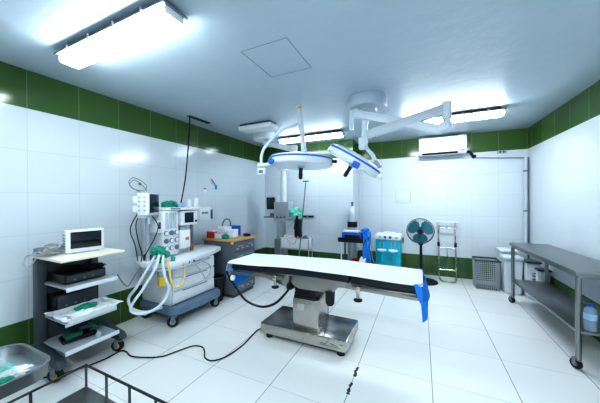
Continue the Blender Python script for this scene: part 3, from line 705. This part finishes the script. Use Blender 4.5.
for y in (1.09, 1.58):
    MB().prism([(-3.28, .13), (-3.28, .19), (-3.10, .25), (-2.74, .19), (-2.70, .15), (-2.72, .12)], y-.035, y+.035, .010, ax='y').build('foot_beam', 'dgrey', r)
    castor(r, -2.77, y, .056, 'blackrub', 'yellow', .5, 'mgrey'); castor(r, -3.20, y, .050, 'blackrub', 'yellow', .2, 'mgrey')
MB().box(-3.19, -3.11, 1.08, 1.50, 1.05, 1.085, .008, ry=.3).build('push_handle', 'bgrey', r)
# display on top
r = thing('flat_monitor', 'small white framed monitor with dark screen on the cream trolley top', 'monitor', (-2.9, 1.33, 1.04))
rot = Matrix.Translation((-2.88, 1.335, 0)) @ Matrix.Rotation(-.16, 4, 'Z')
MB(rot).box(-.045, .035, -.145, .145, 1.045, 1.255, .012).build('casing', 'white', r)
MB(rot).box(.034, .041, -.112, .120, 1.085, 1.235, .003).build('screen', 'screen', r)
MB(rot).box(-.06, .05, -.10, .10, 1.0405, 1.052, .003).build('base', 'lgrey', r)
t = MB(rot)
for i in range(6): t.box(-.035, .02, -.150, -.144, 1.08+i*.025, 1.09+i*.025, .002)
t.build('side_vents', 'mgrey', r)
for i in range(5):
    pts = []
    for j in range(9):
        a = j*1.3+i
        pts.append((-2.98+.11*math.cos(a+i*.6)+.01*i, 1.10+.075*math.sin(a)+.006*i, 1.052+.030*i*.5+.022*abs(math.sin(a*1.7))))
    pts.append((-2.95+.02*i, 1.20, 1.05+.01*i))
    tag(MB().tube(pts, .0065, 6, 6).build('signal_cable', 'cable' if i % 2 else 'lgrey'),
        ('light grey tangled cable lowest beside the small monitor', 'beige tangled cable just above the shelf beside the small monitor', 'light grey tangled cable in the middle of the heap beside the small monitor',
         'beige tangled cable near the top of the heap beside the small monitor', 'light grey tangled cable topmost beside the small monitor')[i], 'cable', 'tangled cables beside the small monitor')
tag(MB().tube([(-2.98, 1.03, 1.03), (-3.02, 1.0, .96), (-3.10, .99, .98), (-3.12, 1.01, 1.03), (-3.06, 1.03, 1.055), (-2.98, 1.05, 1.055)], .0065, 6, 6).build('signal_cable', 'lgrey'),
    'grey cable drooping over the left end of the cream trolley top', 'cable', 'tangled cables beside the small monitor')
# equipment on the shelves
def recorder(x0, x1, y0, y1, z0, h, lab, m_='black'):
    q = thing('recorder_unit', lab, 'recorder', ((x0+x1)/2, (y0+y1)/2, z0))
    MB().box(x0, x1, y0, y1, z0+.008, z0+h, .006).build('casing', m_, q)
    MB().box(x1-.002, x1+.006, y0+.012, y1-.012, z0+.018, z0+h-.01, .003).build('front_panel', 'dgrey', q)
    for i in range(3): MB().cyl((x1+.006, y0+.07+i*.07, z0+h*.45), (x1+.014, y0+.07+i*.07, z0+h*.45), .008).build('button', 'mgrey', q)
    MB().box(x0+.02, x1-.02, y0+.02, y1-.02, z0, z0+.01).build('base', 'black', q)
recorder(-3.06, -2.78, 1.14, 1.46, .7885, .085, 'black recorder unit on the shelf just below the cream top')
tag(MB().blob((-2.84, 1.40, .895), (.07, .08, .022), 51, .5).build('cable_bundle', 'black'), 'black cable bundle on top of the recorder unit', 'cable')
tag(MB().blob((-2.96, 1.28, .892), (.08, .12, .020), 53, .5).build('cable_bundle', 'blackrub'), 'flat black cable bundle behind the front bundle on the recorder', 'cable')
recorder(-3.08, -2.93, 1.14, 1.47, .4935, .18, 'black box standing behind the white plastic tray on the trolley', 'black')
r = thing('plastic_tray', 'shallow white plastic tray full of film on the third trolley shelf', 'tray', (-2.76, 1.30, .494))
def trayf(u, v):
    x = -2.925+.315*u; y = 1.075+.425*v; e = min(u, 1-u, v, 1-v)
    z = .496+.006+(.050 if e < .06 else .0)+.010*noise.noise(Vector((x*20, y*20, 0)))
    if e < .001: x += (.5-u)*-.03; y += (.5-v)*-.03
    return (x, y, z)
MB().grid(trayf, 26, 34, .003).build('tray_shell', 'wplastic', r)
MB().blob((-2.77, 1.29, .525), (.11, .17, .030), 55, .45, 4).build('plastic_film', 'paper', r)
tag(MB().blob((-2.76, 1.29, .560), (.050, .08, .022), 57, .4).build('green_sponge', 'green'), 'green cloth piece lying in the white plastic tray', 'cloth')
r = thing('foot_pedal', 'dark green foot pedal on the lowest trolley shelf', 'foot pedal', (-2.82, 1.24, .263))
MB().box(-2.95, -2.79, 1.15, 1.40, .2635, .295, .012, rz=-.2).build('pedal_base', 'black', r)
MB().box(-2.93, -2.80, 1.17, 1.29, .293, .332, .012, rz=-.2, rx=.1).build('pedal_plate', 'dgreen', r)
MB().tube([(-2.84, 1.36, .30), (-2.80, 1.41, .32), (-2.86, 1.44, .31), (-2.92, 1.42, .34), (-2.86, 1.36, .36)], .014, 8).build('pedal_cord', 'dgreen', r)
r = thing('suction_bottle', 'small clear stoppered bottle at the front of the lowest trolley shelf', 'bottle', (-2.71, 1.36, .2635))
MB().lathe([(.022, 0), (.024, .01), (.022, .035), (.010, .048)], (-2.71, 1.36, .2635)).build('bottle_body', 'clear', r)
MB().cyl((-2.71, 1.36, .308), (-2.71, 1.36, .32), .012).build('stopper', 'lgrey', r)

# power cables on the floor
tag(MB().tube([(-3.06, 1.02, .02), (-2.92, 1.06, .009), (-2.80, 1.22, .009), (-2.74, 1.42, .009), (-2.745, 1.56, .009), (-2.68, 1.585, .009), (-2.56, 1.56, .009), (-2.42, 1.60, .009), (-2.28, 1.68, .009), (-2.22, 1.80, .009),
                (-2.15, 1.94, .009), (-2.05, 1.965, .009), (-1.97, 1.92, .009), (-1.88, 1.84, .009), (-1.78, 1.84, .009), (-1.71, 1.95, .009), (-1.69, 2.18, .009), (-1.72, 2.40, .009), (-1.72, 2.52, .009), (-1.60, 2.62, .009)], .0062, 8, 8).build('power_cable', 'black'),
    'long black power cable winding over the floor to the operating table base', 'cable')
tag(MB().tube([(-2.70, 1.52, .80), (-2.72, 1.58, .70), (-2.80, 1.68, .62), (-2.92, 1.80, .64), (-2.99, 1.93, .73)], .006, 6).build('link_cable', 'mgrey'),
    'thin grey cable drooping between the trolley and the anaesthesia machine', 'cable')

# ------------------------------------------------------------------ stainless tray stand, bottom left
r = thing('instrument_tray_stand', 'stainless instrument tray with raised rim on a stand in the near left corner', 'tray stand', (-1.95, .40, 0))
def rrect(x0, x1, y0, y1, rad, n=8):
    P = []
    for cx, cy, a0 in ((x1-rad, y1-rad, 0), (x0+rad, y1-rad, PI/2), (x0+rad, y0+rad, PI), (x1-rad, y0+rad, 1.5*PI)):
        for i in range(n+1): a = a0+PI/2*i/n; P.append((cx+rad*math.cos(a), cy+rad*math.sin(a)))
    return P
tx0, tx1, ty0, ty1 = -2.26, -1.78, .02, .695
def rim(x0, x1, y0, y1, rad, z0, z1, th):
    O = rrect(x0, x1, y0, y1, rad); I = rrect(x0+th, x1-th, y0+th, y1-th, rad-th)
    bm = bmesh.new(); L_ = []
    for P, z in ((O, z0), (O, z1), (I, z1), (I, z0)): L_.append([bm.verts.new((a, b, z)) for a, b in P])
    n = len(O)
    for k in range(4):
        A, B = L_[k], L_[(k+1) % 4]
        for i in range(n): bm.faces.new((A[i], A[(i+1) % n], B[(i+1) % n], B[i]))
    return bm
t = MB(); t._add(rim(tx0, tx1, ty0, ty1, .11, .592, .652, .006)); t._add(rim(tx0-.006, tx1+.006, ty0-.006, ty1+.006, .116, .646, .656, .016)); t.build('tray_rim', 'dsteel', r)
MB().prism(rrect(tx0+.004, tx1-.004, ty0+.004, ty1-.004, .106), .588, .596).build('tray_floor', 'trayin', r)
MB().tube([(-1.96, .38, .588), (-1.96, .38, .06)], .02, smooth=False).build('stand_pole', 'steel', r)
for p in ((-2.2, .12), (-2.2, .62), (-1.80, .40)):
    l = MB().tube([(-1.96, .38, .08), (p[0], p[1], .05)], .016, smooth=False).build('leg', 'steel', r)
    MB().ball((p[0], p[1], .025), .025).build('rubber_foot', 'blackrub', l)
tag(MB().box(-2.10, -1.87, .14, .58, .640, .645, .001, ry=-.02).build('glass_plate', 'glasspl'), 'green edged glass plate lying over the instrument tray', 'glass plate')
for i, (x, y, m_, s_, lb) in enumerate([(-1.96, .50, 'yellow', (.035, .05, .012), 'yellow wrapped packet under the glass plate'), (-2.03, .55, 'mint', (.04, .05, .015), 'mint green packet lying in the instrument tray'),
                            (-1.94, .585, 'wplastic', (.045, .06, .016), 'white packet nearest the far rim of the instrument tray'), (-1.90, .52, 'green', (.03, .04, .012), 'green packet near the middle of the instrument tray'),
                            (-2.06, .46, 'lblue', (.03, .05, .014), 'pale blue packet toward the wall in the instrument tray')]):
    tag(MB().blob((x, y, .617), s_, 60+i, .4).build('wrapped_packet', m_), lb, 'packet', 'packets in the instrument tray')
tag(MB().box(-1.865, -1.835, .18, .60, .5965, .612, .004).build('steel_ruler', 'dgrey'), 'dark metal bar lying along the near side of the instrument tray', 'bar')

# ------------------------------------------------------------------ railed trolley, bottom
r = thing('railed_trolley', 'low steel trolley top with a thin dark guard rail nearest the camera', 'trolley', (-1.3, .5, 0))
MB().box(-1.69, -.72, .12, .785, .470, .490, .004).build('deck', 'dsteel', r)
RC = [(-1.69, .785), (-.72, .785), (-.72, .12), (-1.69, .12)]
MB().tube([(a, b, .605) for a, b in RC], .0065, 8, closed=True, smooth=False).build('guard_rail', 'railm', r)
for x in (-1.69, -1.496, -1.302, -1.108, -.914, -.72):
    MB().cyl((x, .785, .485), (x, .785, .605), .006, seg=10).build('rail_post', 'railm', r)
for y in (.12, .34, .56): MB().cyl((-1.69, y, .485), (-1.69, y, .605), .006, seg=10).build('rail_post', 'railm', r)
for x in (-1.66, -.75):
    for y in (.15, .755):
        l = MB().cyl((x, y, .07), (x, y, .472), .014).build('leg', 'railm', r)
        MB().cyl((x-.014, y, .036), (x+.014, y, .036), .036).build('wheel', 'blackrub', l)

# ------------------------------------------------------------------ oxygen cylinder + utility cart by the back step
r = thing('oxygen_cylinder', 'tall grey oxygen cylinder with black band behind the blue topped cart', 'gas cylinder', (-1.24, 5.08, 0))
o = (-1.245, 5.09, 0)
MB().lathe([(.090, 0), (.095, .02), (.095, 1.22), (.090, 1.28), (.065, 1.34), (.035, 1.37), (.03, 1.40)], o).build('tank_body', 'tank', r)
MB().lathe([(.0965, .98), (.0975, .99), (.0975, 1.08), (.0965, 1.09)], o, caps=False).build('painted_band', 'black', r)
MB().cyl((o[0], o[1], 1.39), (o[0], o[1], 1.46), .018).cyl((o[0], o[1]-.03, 1.44), (o[0], o[1]+.03, 1.44), .012).cyl((o[0], o[1], 1.455), (o[0], o[1], 1.475), .028).build('valve', 'dgrey', r)
r = thing('utility_cart', 'black utility cart carrying blue gear in front of the gas cylinder', 'cart', (-1.15, 4.85, 0))
MB().box(-1.42, -.90, 4.68, 4.98, .735, .765, .006).box(-1.42, -.90, 4.68, 4.695, .765, .82, .004).box(-1.42, -.90, 4.965, 4.98, .765, .82, .004).build('top_tray', 'black', r)
for x in (-1.36, -.95):
    for y in (4.70, 4.96):
        l = MB().cyl((x, y, .06), (x, y, .74), .014).build('leg', 'offwhite' if (x < -1.2 and y < 4.8) else 'dgrey', r)
        MB().cyl((x-.012, y, .032), (x+.012, y, .032), .032).build('wheel', 'blackrub', l)
MB().box(-1.40, -.92, 4.69, 4.97, .25, .275, .005).build('lower_shelf', 'black', r)
r = thing('suction_pump', 'dark blue device with white top panel on the utility cart', 'pump', (-1.22, 4.83, .765))
MB().box(-1.36, -.99, 4.72, 4.94, .766, .91, .014).build('casing', 'bplastic', r)
MB().box(-1.33, -1.05, 4.735, 4.92, .91, .945, .006, rx=-.06).build('top_panel', 'wplastic', r)
MB().box(-1.30, -1.02, 4.712, 4.72, .79, .87, .004).build('front_panel', 'black', r)
tag(MB().blob((-.94, 4.84, .945), (.07, .10, .045), 71, .35).grid(lambda u, v: (-.955+.085*u+.006*math.sin(v*7), 4.675-.012*math.sin(v*9+u*4), .955-(.50+.08*u)*v), 8, 14, .005).grid(lambda u, v: (-.868+.012*math.sin(v*8), 4.70+.24*u+.01*math.sin(v*5), .95-.58*v+.04*math.sin(u*6)), 14, 14, .006).build('blue_wrap', 'blue'),
    'bright blue cloth hanging down the right side of the utility cart', 'cloth')
r = thing('bucket', 'red basin on the lower shelf of the utility cart', 'basin', (-1.04, 4.8, .275))
MB().lathe([(.11, 0), (.155, .10), (.165, .105), (.165, .115), (.150, .112), (.105, .01), (0, .01)], (-1.06, 4.84, .275)).build('basin_body', 'red', r)
tag(MB().box(-1.03, -.93, 4.66, 4.69, .28, .49, .004, rx=-.12, ry=.35).build('leaning_carton', 'paper'), 'white carton leaning against the red basin', 'box')

# ------------------------------------------------------------------ teal unit
r = thing('suction_unit', 'teal suction unit with white control panel against the back wall', 'suction unit', (-.58, 5.3, 0))
MB().box(-.80, -.35, 5.10, 5.45, .06, .765, .015).build('cabinet_body', 'teal', r)
p = MB().box(-.81, -.34, 5.08, 5.47, .765, .855, .012).build('control_panel', 'wplastic', r)
for i, x in enumerate((-.71, -.62, -.53, -.42)):
    MB().lathe([(.022, 0), (.024, .012), (.014, .02)], (x, 5.08, .815), (0, -1, 0), 16).build('control_knob', 'dgrey' if i in (1, 2) else 'lgrey', p)
MB().box(-.68, -.46, 5.14, 5.40, .855, .885, .01).box(-.62, -.56, 5.18, 5.26, .885, .905, .006).build('raised_lid', 'wplastic', p)
for x in (-.68, -.48):
    j = MB().lathe([(.05, 0), (.082, .014), (.085, .03), (.07, .042), (0, .045)], (x, 5.075, .545), seg=24).build('jar_cap', 'wplastic', r)
    MB().lathe([(.040, 0), (.046, .02), (.046, .17), (.04, .185)], (x, 5.085, .36), seg=24).build('collection_jar', 'teal', r)
    MB().tube([(x-.03, 5.075, .585), (x-.035, 5.07, .66), (x-.03, 5.085, .72)], .006, 6).tube([(x+.03, 5.075, .585), (x+.035, 5.07, .66), (x+.03, 5.085, .72)], .006, 6).build('jar_tube', 'lgrey', j)
for x in (-.74, -.41):
    for y in (5.16, 5.40): MB().cyl((x-.012, y, .03), (x+.012, y, .03), .03).box(x-.01, x+.01, y-.01, y+.01, .03, .065).build('wheel', 'blackrub', r)
MB().box(-.335, -.30, 5.20, 5.32, .70, .80, .008).build('side_bracket', 'mgrey', r)
tag(MB().tube([(-.81, 5.10, .80), (-.85, 5.04, .74), (-.86, 5.04, .50), (-.84, 5.05, .36), (-.81, 5.08, .30)], .007, 6).build('suction_tubing', 'clear'), 'clear tube hanging down the left side of the teal unit', 'tube')

# ------------------------------------------------------------------ pedestal fan
r = thing('pedestal_fan', 'black pedestal fan with teal blades in front of the back wall', 'fan', (0, 5.2, 0))
fc = Vector((-.02, 5.15, .95)); fx, fy = -.01, 5.27
MB().lathe([(.20, 0), (.205, .012), (.19, .03), (.05, .045), (.03, .07)], (fx+.08, fy, 0), seg=36).build('base', 'black', r)
MB().tube([(fx+.05, fy, .05), (fx+.02, fy, .12), (fx, fy, .30), (fx, fy, .55)], .018, 10).cyl((fx, fy, .45), (fx, fy, .70), .022).cyl((fx, fy, .66), (fx, fy, .86), .015).build('pole', 'black', r)
MB().box(fx-.04, fx+.04, fy-.05, fy+.03, .68, .76, .012).build('control_box', 'black', r)
MB().lathe([(.03, 0), (.06, .02), (.065, .10), (.04, .13), (0, .135)], fc+Vector((0, .03, 0)), (0, 1, 0)).cyl(fc+Vector((0, .10, -.02)), (fx, fy, .84), .022).build('motor_housing', 'black', r)
Rf = .226
t = MB()
for yy, k_ in ((-.055, .92), (.035, 1.)):
    t.tube([(fc.x+Rf*k_*math.cos(a), fc.y+yy, fc.z+Rf*k_*math.sin(a)) for a in [i*2*PI/40 for i in range(40)]], .004, 5, closed=True, smooth=False)
t.tube([(fc.x+Rf*math.cos(a), fc.y-.01, fc.z+Rf*math.sin(a)) for a in [i*2*PI/40 for i in range(40)]], .007, 6, closed=True, smooth=False)
for i in range(36):
    a = i*2*PI/36; ca, sa = math.cos(a), math.sin(a)
    t.tube([(fc.x+.045*ca, fc.y-.085, fc.z+.045*sa), (fc.x+Rf*.6*ca, fc.y-.080, fc.z+Rf*.6*sa), (fc.x+Rf*.92*ca, fc.y-.055, fc.z+Rf*.92*sa), (fc.x+Rf*ca, fc.y-.01, fc.z+Rf*sa)], .0019, 4, smooth=False)
    t.tube([(fc.x+Rf*ca, fc.y-.01, fc.z+Rf*sa), (fc.x+Rf*ca, fc.y+.035, fc.z+Rf*sa), (fc.x+.05*ca, fc.y+.055, fc.z+.05*sa)], .0019, 4, smooth=False)
t.build('guard', 'dgrey', r)
MB().cyl(fc+Vector((0, -.09, 0)), fc+Vector((0, -.08, 0)), .045).build('guard_badge', 'black', r)
for i in range(3):
    a0 = i*2*PI/3+.5
    def bl(u, v, a0=a0):
        rr = .035+.170*u; aa = a0+(v-.5)*(1.25+.55*math.sin(u*PI)); return (fc.x+rr*math.cos(aa), fc.y-.025+.035*(v-.5), fc.z+rr*math.sin(aa))
    MB().grid(bl, 10, 10, .003).build('blade', 'fanblade', r)
MB().cyl(fc+Vector((0, -.055, 0)), fc+Vector((0, .03, 0)), .042).build('blade_hub', 'black', r)

# ------------------------------------------------------------------ tubular frame against back wall
r = thing('tubular_rack', 'chrome tubular frame with rungs leaning on the back wall beside the fan', 'frame', (.45, 5.5, 0))
def yy(z): return 5.50+.20*z
t = MB().tube([(.30, yy(1.09), 1.09), (.30, yy(.5), .5), (.30, yy(.12), .12), (.32, 5.44, .03), (.38, 5.38, .02), (.50, 5.38, .02), (.56, 5.44, .03), (.58, yy(.12), .12), (.58, yy(.5), .5), (.58, yy(1.09), 1.09)], .013, 10, 6)
t.build('frame_tube', 'steel', r)
for z, m_ in ((1.08, 'white'), (.97, 'chrome'), (.60, 'chrome'), (.20, 'chrome')):
    MB().cyl((.29 if m_ != 'white' else .26, yy(z), z), (.59 if m_ != 'white' else .64, yy(z), z), .011 if m_ != 'white' else .016).build('rung', m_, r)
for x, s_ in ((.30, -1), (.58, 1)):
    MB().tube([(x, yy(.30), .30), (x+s_*.09, yy(.30)-.02, .32), (x+s_*.12, yy(.25)-.04, .24), (x+s_*.12, yy(.18)-.05, .14), (x+s_*.05, yy(.16)-.04, .15)], .009, 8).build('side_hook', 'dgrey', r)
    MB().box(x-.022, x+.022, yy(.66)-.02, yy(.66)+.02, .62, .70, .006).build('clamp', 'black', r)
MB().tube([(.44, yy(.60), .60), (.44, yy(.4), .4), (.43, yy(.20), .20)], .006, 6).build('centre_rod', 'chrome', r)

# ------------------------------------------------------------------ air conditioner
r = thing('air_conditioner', 'white split air conditioner high on the back wall over the green tiles', 'air conditioner', (.35, 5.7, 2.36))
MB().prism([(5.80, 2.715), (5.80, 2.39), (5.72, 2.355), (5.62, 2.375), (5.585, 2.43), (5.585, 2.69), (5.60, 2.715)], -.04, .76, .010, ax='x').build('casing', 'white', r)
MB().box(.02, .62, 5.585, 5.62, 2.392, 2.415, .004, rx=-.6).build('louvre_slot', 'black', r)
MB().box(-.03, .75, 5.60, 5.70, 2.352, 2.366, .004).build('lower_flap', 'mgrey', r)
MB().box(.66, .72, 5.578, 5.587, 2.425, 2.445, .002).build('status_panel', 'mgrey', r)
MB().box(.64, .72, 5.60, 5.68, 2.714, 2.728, .003).box(.0, .08, 5.60, 5.68, 2.714, 2.728, .003).build('top_vent', 'lgrey', r)
tag(MB().tube([(.755, 5.70, 2.42), (.82, 5.72, 2.41), (.86, 5.74, 2.36), (.89, 5.77, 2.31), (.92, 5.785, 2.34)], .022, 10).build('refrigerant_pipe', 'black'), 'black insulated pipe stub at the right end of the air conditioner', 'pipe')
tag(MB().tube([(.87, 5.785, 2.305), (1.2, 5.785, 2.275), (1.64, 5.785, 2.245)], .008, 6, smooth=False).build('wall_wire', 'mgrey'), 'thin grey wire running along the back wall from the air conditioner', 'wire')
r = thing('drain_pipe', 'grey pipe running down the back right corner of the room', 'pipe', (1.66, 5.76, 0))
MB().cyl((1.655, 5.755, .0), (1.655, 5.755, 2.26), .022).build('pipe_body', 'pvc', r)
for z in (.62, 1.3, 2.0): MB().box(1.625, 1.69, 5.728, 5.80, z, z+.025, .004).build('pipe_clip', 'mgrey', r)
MB().box(1.683, 1.694, 5.74, 5.77, .0, 2.25, .002).build('conduit', 'mgrey', r)
r = thing('wall_switch', 'small grey switch plate on the back wall below the green tiles', 'switch', (1.34, YR, 2.34))
MB().box(1.25, 1.40, YR-.014, YR, 2.345, 2.405, .004).build('plate', 'lgrey', r)
MB().box(1.285, 1.315, YR-.019, YR-.013, 2.36, 2.39, .002).box(1.335, 1.365, YR-.019, YR-.013, 2.36, 2.39, .002).build('rocker', 'dgrey', r)
r = thing('ceiling_sprinkler', 'small dark sprinkler hanging from the ceiling near the back wall', 'sprinkler', (-.85, 5.0, H))
MB().cyl((-.83, 5.05, H), (-.83, 5.05, H-.05), .018).build('stem', 'lgrey', r)
MB().lathe([(.01, 0), (.055, .012), (.05, .025), (0, .03)], (-.83, 5.05, H-.075)).build('deflector', 'mgrey', r)

# ------------------------------------------------------------------ basket and bins
r = thing('laundry_basket', 'dark perforated square basket on the floor in front of the back wall', 'basket', (.97, 5.35, 0))
bx0, bx1, by0, by1, bh = .83, 1.17, 5.22, 5.52, .485
MB().box(bx0+.02, bx1-.02, by0+.02, by1-.02, 0, .02, .004).build('basket_floor', 'dgrey', r)
t = MB()
def bpt(side, u, z):
    k_ = 1-.06*(1-z/bh); cx, cy = (bx0+bx1)/2, (by0+by1)/2; hx, hy = (bx1-bx0)/2*k_, (by1-by0)/2*k_
    return [(cx-hx+2*hx*u, cy-hy), (cx+hx, cy-hy+2*hy*u), (cx+hx-2*hx*u, cy+hy), (cx-hx, cy+hy-2*hy*u)][side]
for sd in range(4):
    for i in range(13):
        u = i/12; a = bpt(sd, u, .0); b = bpt(sd, u, bh)
        t.tube([(a[0], a[1], .0), (b[0], b[1], bh)], .0045, 4, smooth=False)
    for j in range(15):
        z = .01+j*(bh-.02)/14; a = bpt(sd, 0, z); b = bpt(sd, 1, z)
        t.tube([(a[0], a[1], z), (b[0], b[1], z)], .0045, 4, smooth=False)
t.build('mesh_sides', 'lgrey', r)
MB().tube([(bx0, by0, bh), (bx1, by0, bh), (bx1, by1, bh), (bx0, by1, bh)], .014, 8, closed=True, smooth=False).build('rim', 'dgrey', r)
for x, y, lb in ((.93, 5.30, 'grey laundry bundle'), ):
    pass
def binn(x0, x1, y0, y1, h, lab, lid='bin', lidh=.05, sym=False):
    q = thing('lidded_bin', lab, 'bin', ((x0+x1)/2, (y0+y1)/2, 0), 'lidded bins in the back right corner')
    t = MB(); cx, cy = (x0+x1)/2, (y0+y1)/2
    bm = bmesh.new(); k_ = .88
    A = [bm.verts.new((cx+(x-cx)*k_, cy+(y-cy)*k_, 0)) for x, y in ((x0, y0), (x1, y0), (x1, y1), (x0, y1))]
    B = [bm.verts.new((x, y, h-lidh)) for x, y in ((x0, y0), (x1, y0), (x1, y1), (x0, y1))]
    bm.faces.new(A[::-1]); bm.faces.new(B)
    for i in range(4): j = (i+1) % 4; bm.faces.new((A[i], A[j], B[j], B[i]))
    bmesh.ops.recalc_face_normals(bm, faces=bm.faces[:])
    bmesh.ops.bevel(bm, geom=bm.edges[:], offset=.018, segments=2, affect='EDGES'); t._add(bm); t.build('bin_body', 'bin', q)
    MB().box(x0-.012, x1+.012, y0-.012, y1+.012, h-lidh, h, .014).build('lid', lid, q)
    if sym:
        MB().tube([(cx+.03, y0-.0-.001, h*.62+.04), (cx-.02, y0-.001, h*.62+.04), (cx-.02, y0-.001, h*.62), (cx+.025, y0-.001, h*.62-.005), (cx+.02, y0-.001, h*.62-.05), (cx-.025, y0-.001, h*.62-.05)], .006, 5, smooth=False).build('stencilled_mark', 'ink', q)
    return q
binn(1.20, 1.44, 5.12, 5.36, .60, 'white lidded bin standing nearest the perforated basket')
binn(1.22, 1.46, 5.42, 5.70, .66, 'tall white lidded bin against the wall behind the front white bin')
binn(1.455, 1.61, 4.99, 5.20, .58, 'white bin with dark blue lid and a stencilled mark beyond the steel table', 'dgrey', .035, True)
binn(1.535, 1.67, 4.84, 4.97, .50, 'small white bin with dark lid tight against the right wall past the steel table', 'dgrey', .03)

# ------------------------------------------------------------------ steel table on the right
r = thing('steel_table', 'long stainless steel work table with lower shelf against the right wall', 'table', (1.225, 3.075, 0))
r.rotation_euler.z = math.radians(1.9)
TX0, TX1, TY0, TY1 = 1.225, 1.675, 3.075, 4.76
MB().box(TX0, TX1, TY0, TY1, .842, .880, .006).build('table_top', 'dsteel', r)
MB().box(TX0+.03, TX1-.03, TY0+.03, TY1-.03, .812, .843, .004).build('apron', 'dsteel', r)
MB().box(TX0+.02, TX1-.01, TY0+.02, TY1-.02, .325, .350, .005).build('lower_shelf', 'dsteel', r)
for x in (TX0+.035, TX1-.035):
    for y in (TY0+.04, TY1-.04):
        MB().cyl((x, y, .09), (x, y, .815), .021).build('leg', 'dsteel', r)
        castor(r, x, y, .045, 'blackrub', 'mgrey', -1.1, 'mgrey')
def bottle(x, y, z, lab):
    q = thing('water_bottle', lab, 'bottle', (x, y, z), 'water bottles on the steel table shelf')
    MB().lathe([(.040, 0), (.042, .01), (.042, .06), (.042, .075), (.042, .09), (.042, .155), (.038, .185), (.020, .205), (.016, .215)], (x, y, z), seg=24).build('bottle_body', 'bottle', q)
    MB().lathe([(.019, .21), (.019, .235), (0, .235)], (x, y, z), seg=16).build('cap', 'bplastic', q)
    MB().lathe([(.0425, .095), (.0430, .10), (.0430, .145), (.0425, .15)], (x, y, z), seg=24, caps=False).build('bottle_label', 'lblue', q)
bottle(1.355, 3.165, .351, 'clear blue capped water bottle on the lower shelf near the table leg')
bottle(1.475, 3.17, .351, 'second clear water bottle on the lower shelf, closer to the right wall')
tag(MB().tube([(1.688, 3.60, .84), (1.688, 3.62, .70), (1.66, 3.60, .58), (1.60, 3.50, .45), (1.58, 3.40, .362)], .012, 8).build('black_hose', 'black'), 'black cable hanging down behind the steel table', 'cable')

# ------------------------------------------------------------------ camera, world
p = (257.7227, .439935, -.0038607, -.0050720, 1.513486)
f, yaw, pit, rol, h = p
cy_, sy_ = math.cos(yaw), math.sin(yaw)
F = Vector((-sy_*math.cos(pit), cy_*math.cos(pit), math.sin(pit))); R = Vector((cy_, sy_, 0)); U = R.cross(F)
R2 = R*math.cos(rol)+U*math.sin(rol); U2 = U*math.cos(rol)-R*math.sin(rol)
cam = bpy.data.cameras.new('camera'); co = bpy.data.objects.new('camera', cam); C.objects.link(co)
cam.sensor_fit = 'HORIZONTAL'; cam.sensor_width = 36; cam.lens = f/600*36; cam.clip_start = .02
co.matrix_world = Matrix(((R2.x, U2.x, -F.x, 0), (R2.y, U2.y, -F.y, 0), (R2.z, U2.z, -F.z, h), (0, 0, 0, 1)))
bpy.context.scene.camera = co
w = bpy.data.worlds.new('world'); bpy.context.scene.world = w; w.use_nodes = True
w.node_tree.nodes['Background'].inputs[0].default_value = (.6, .75, 1, 1); w.node_tree.nodes['Background'].inputs[1].default_value = .05
vs = bpy.context.scene.view_settings
vs.view_transform = 'Standard'; vs.look = 'High Contrast'; vs.exposure = .5
for o in bpy.data.objects:
    if '_o' in o: del o['_o']
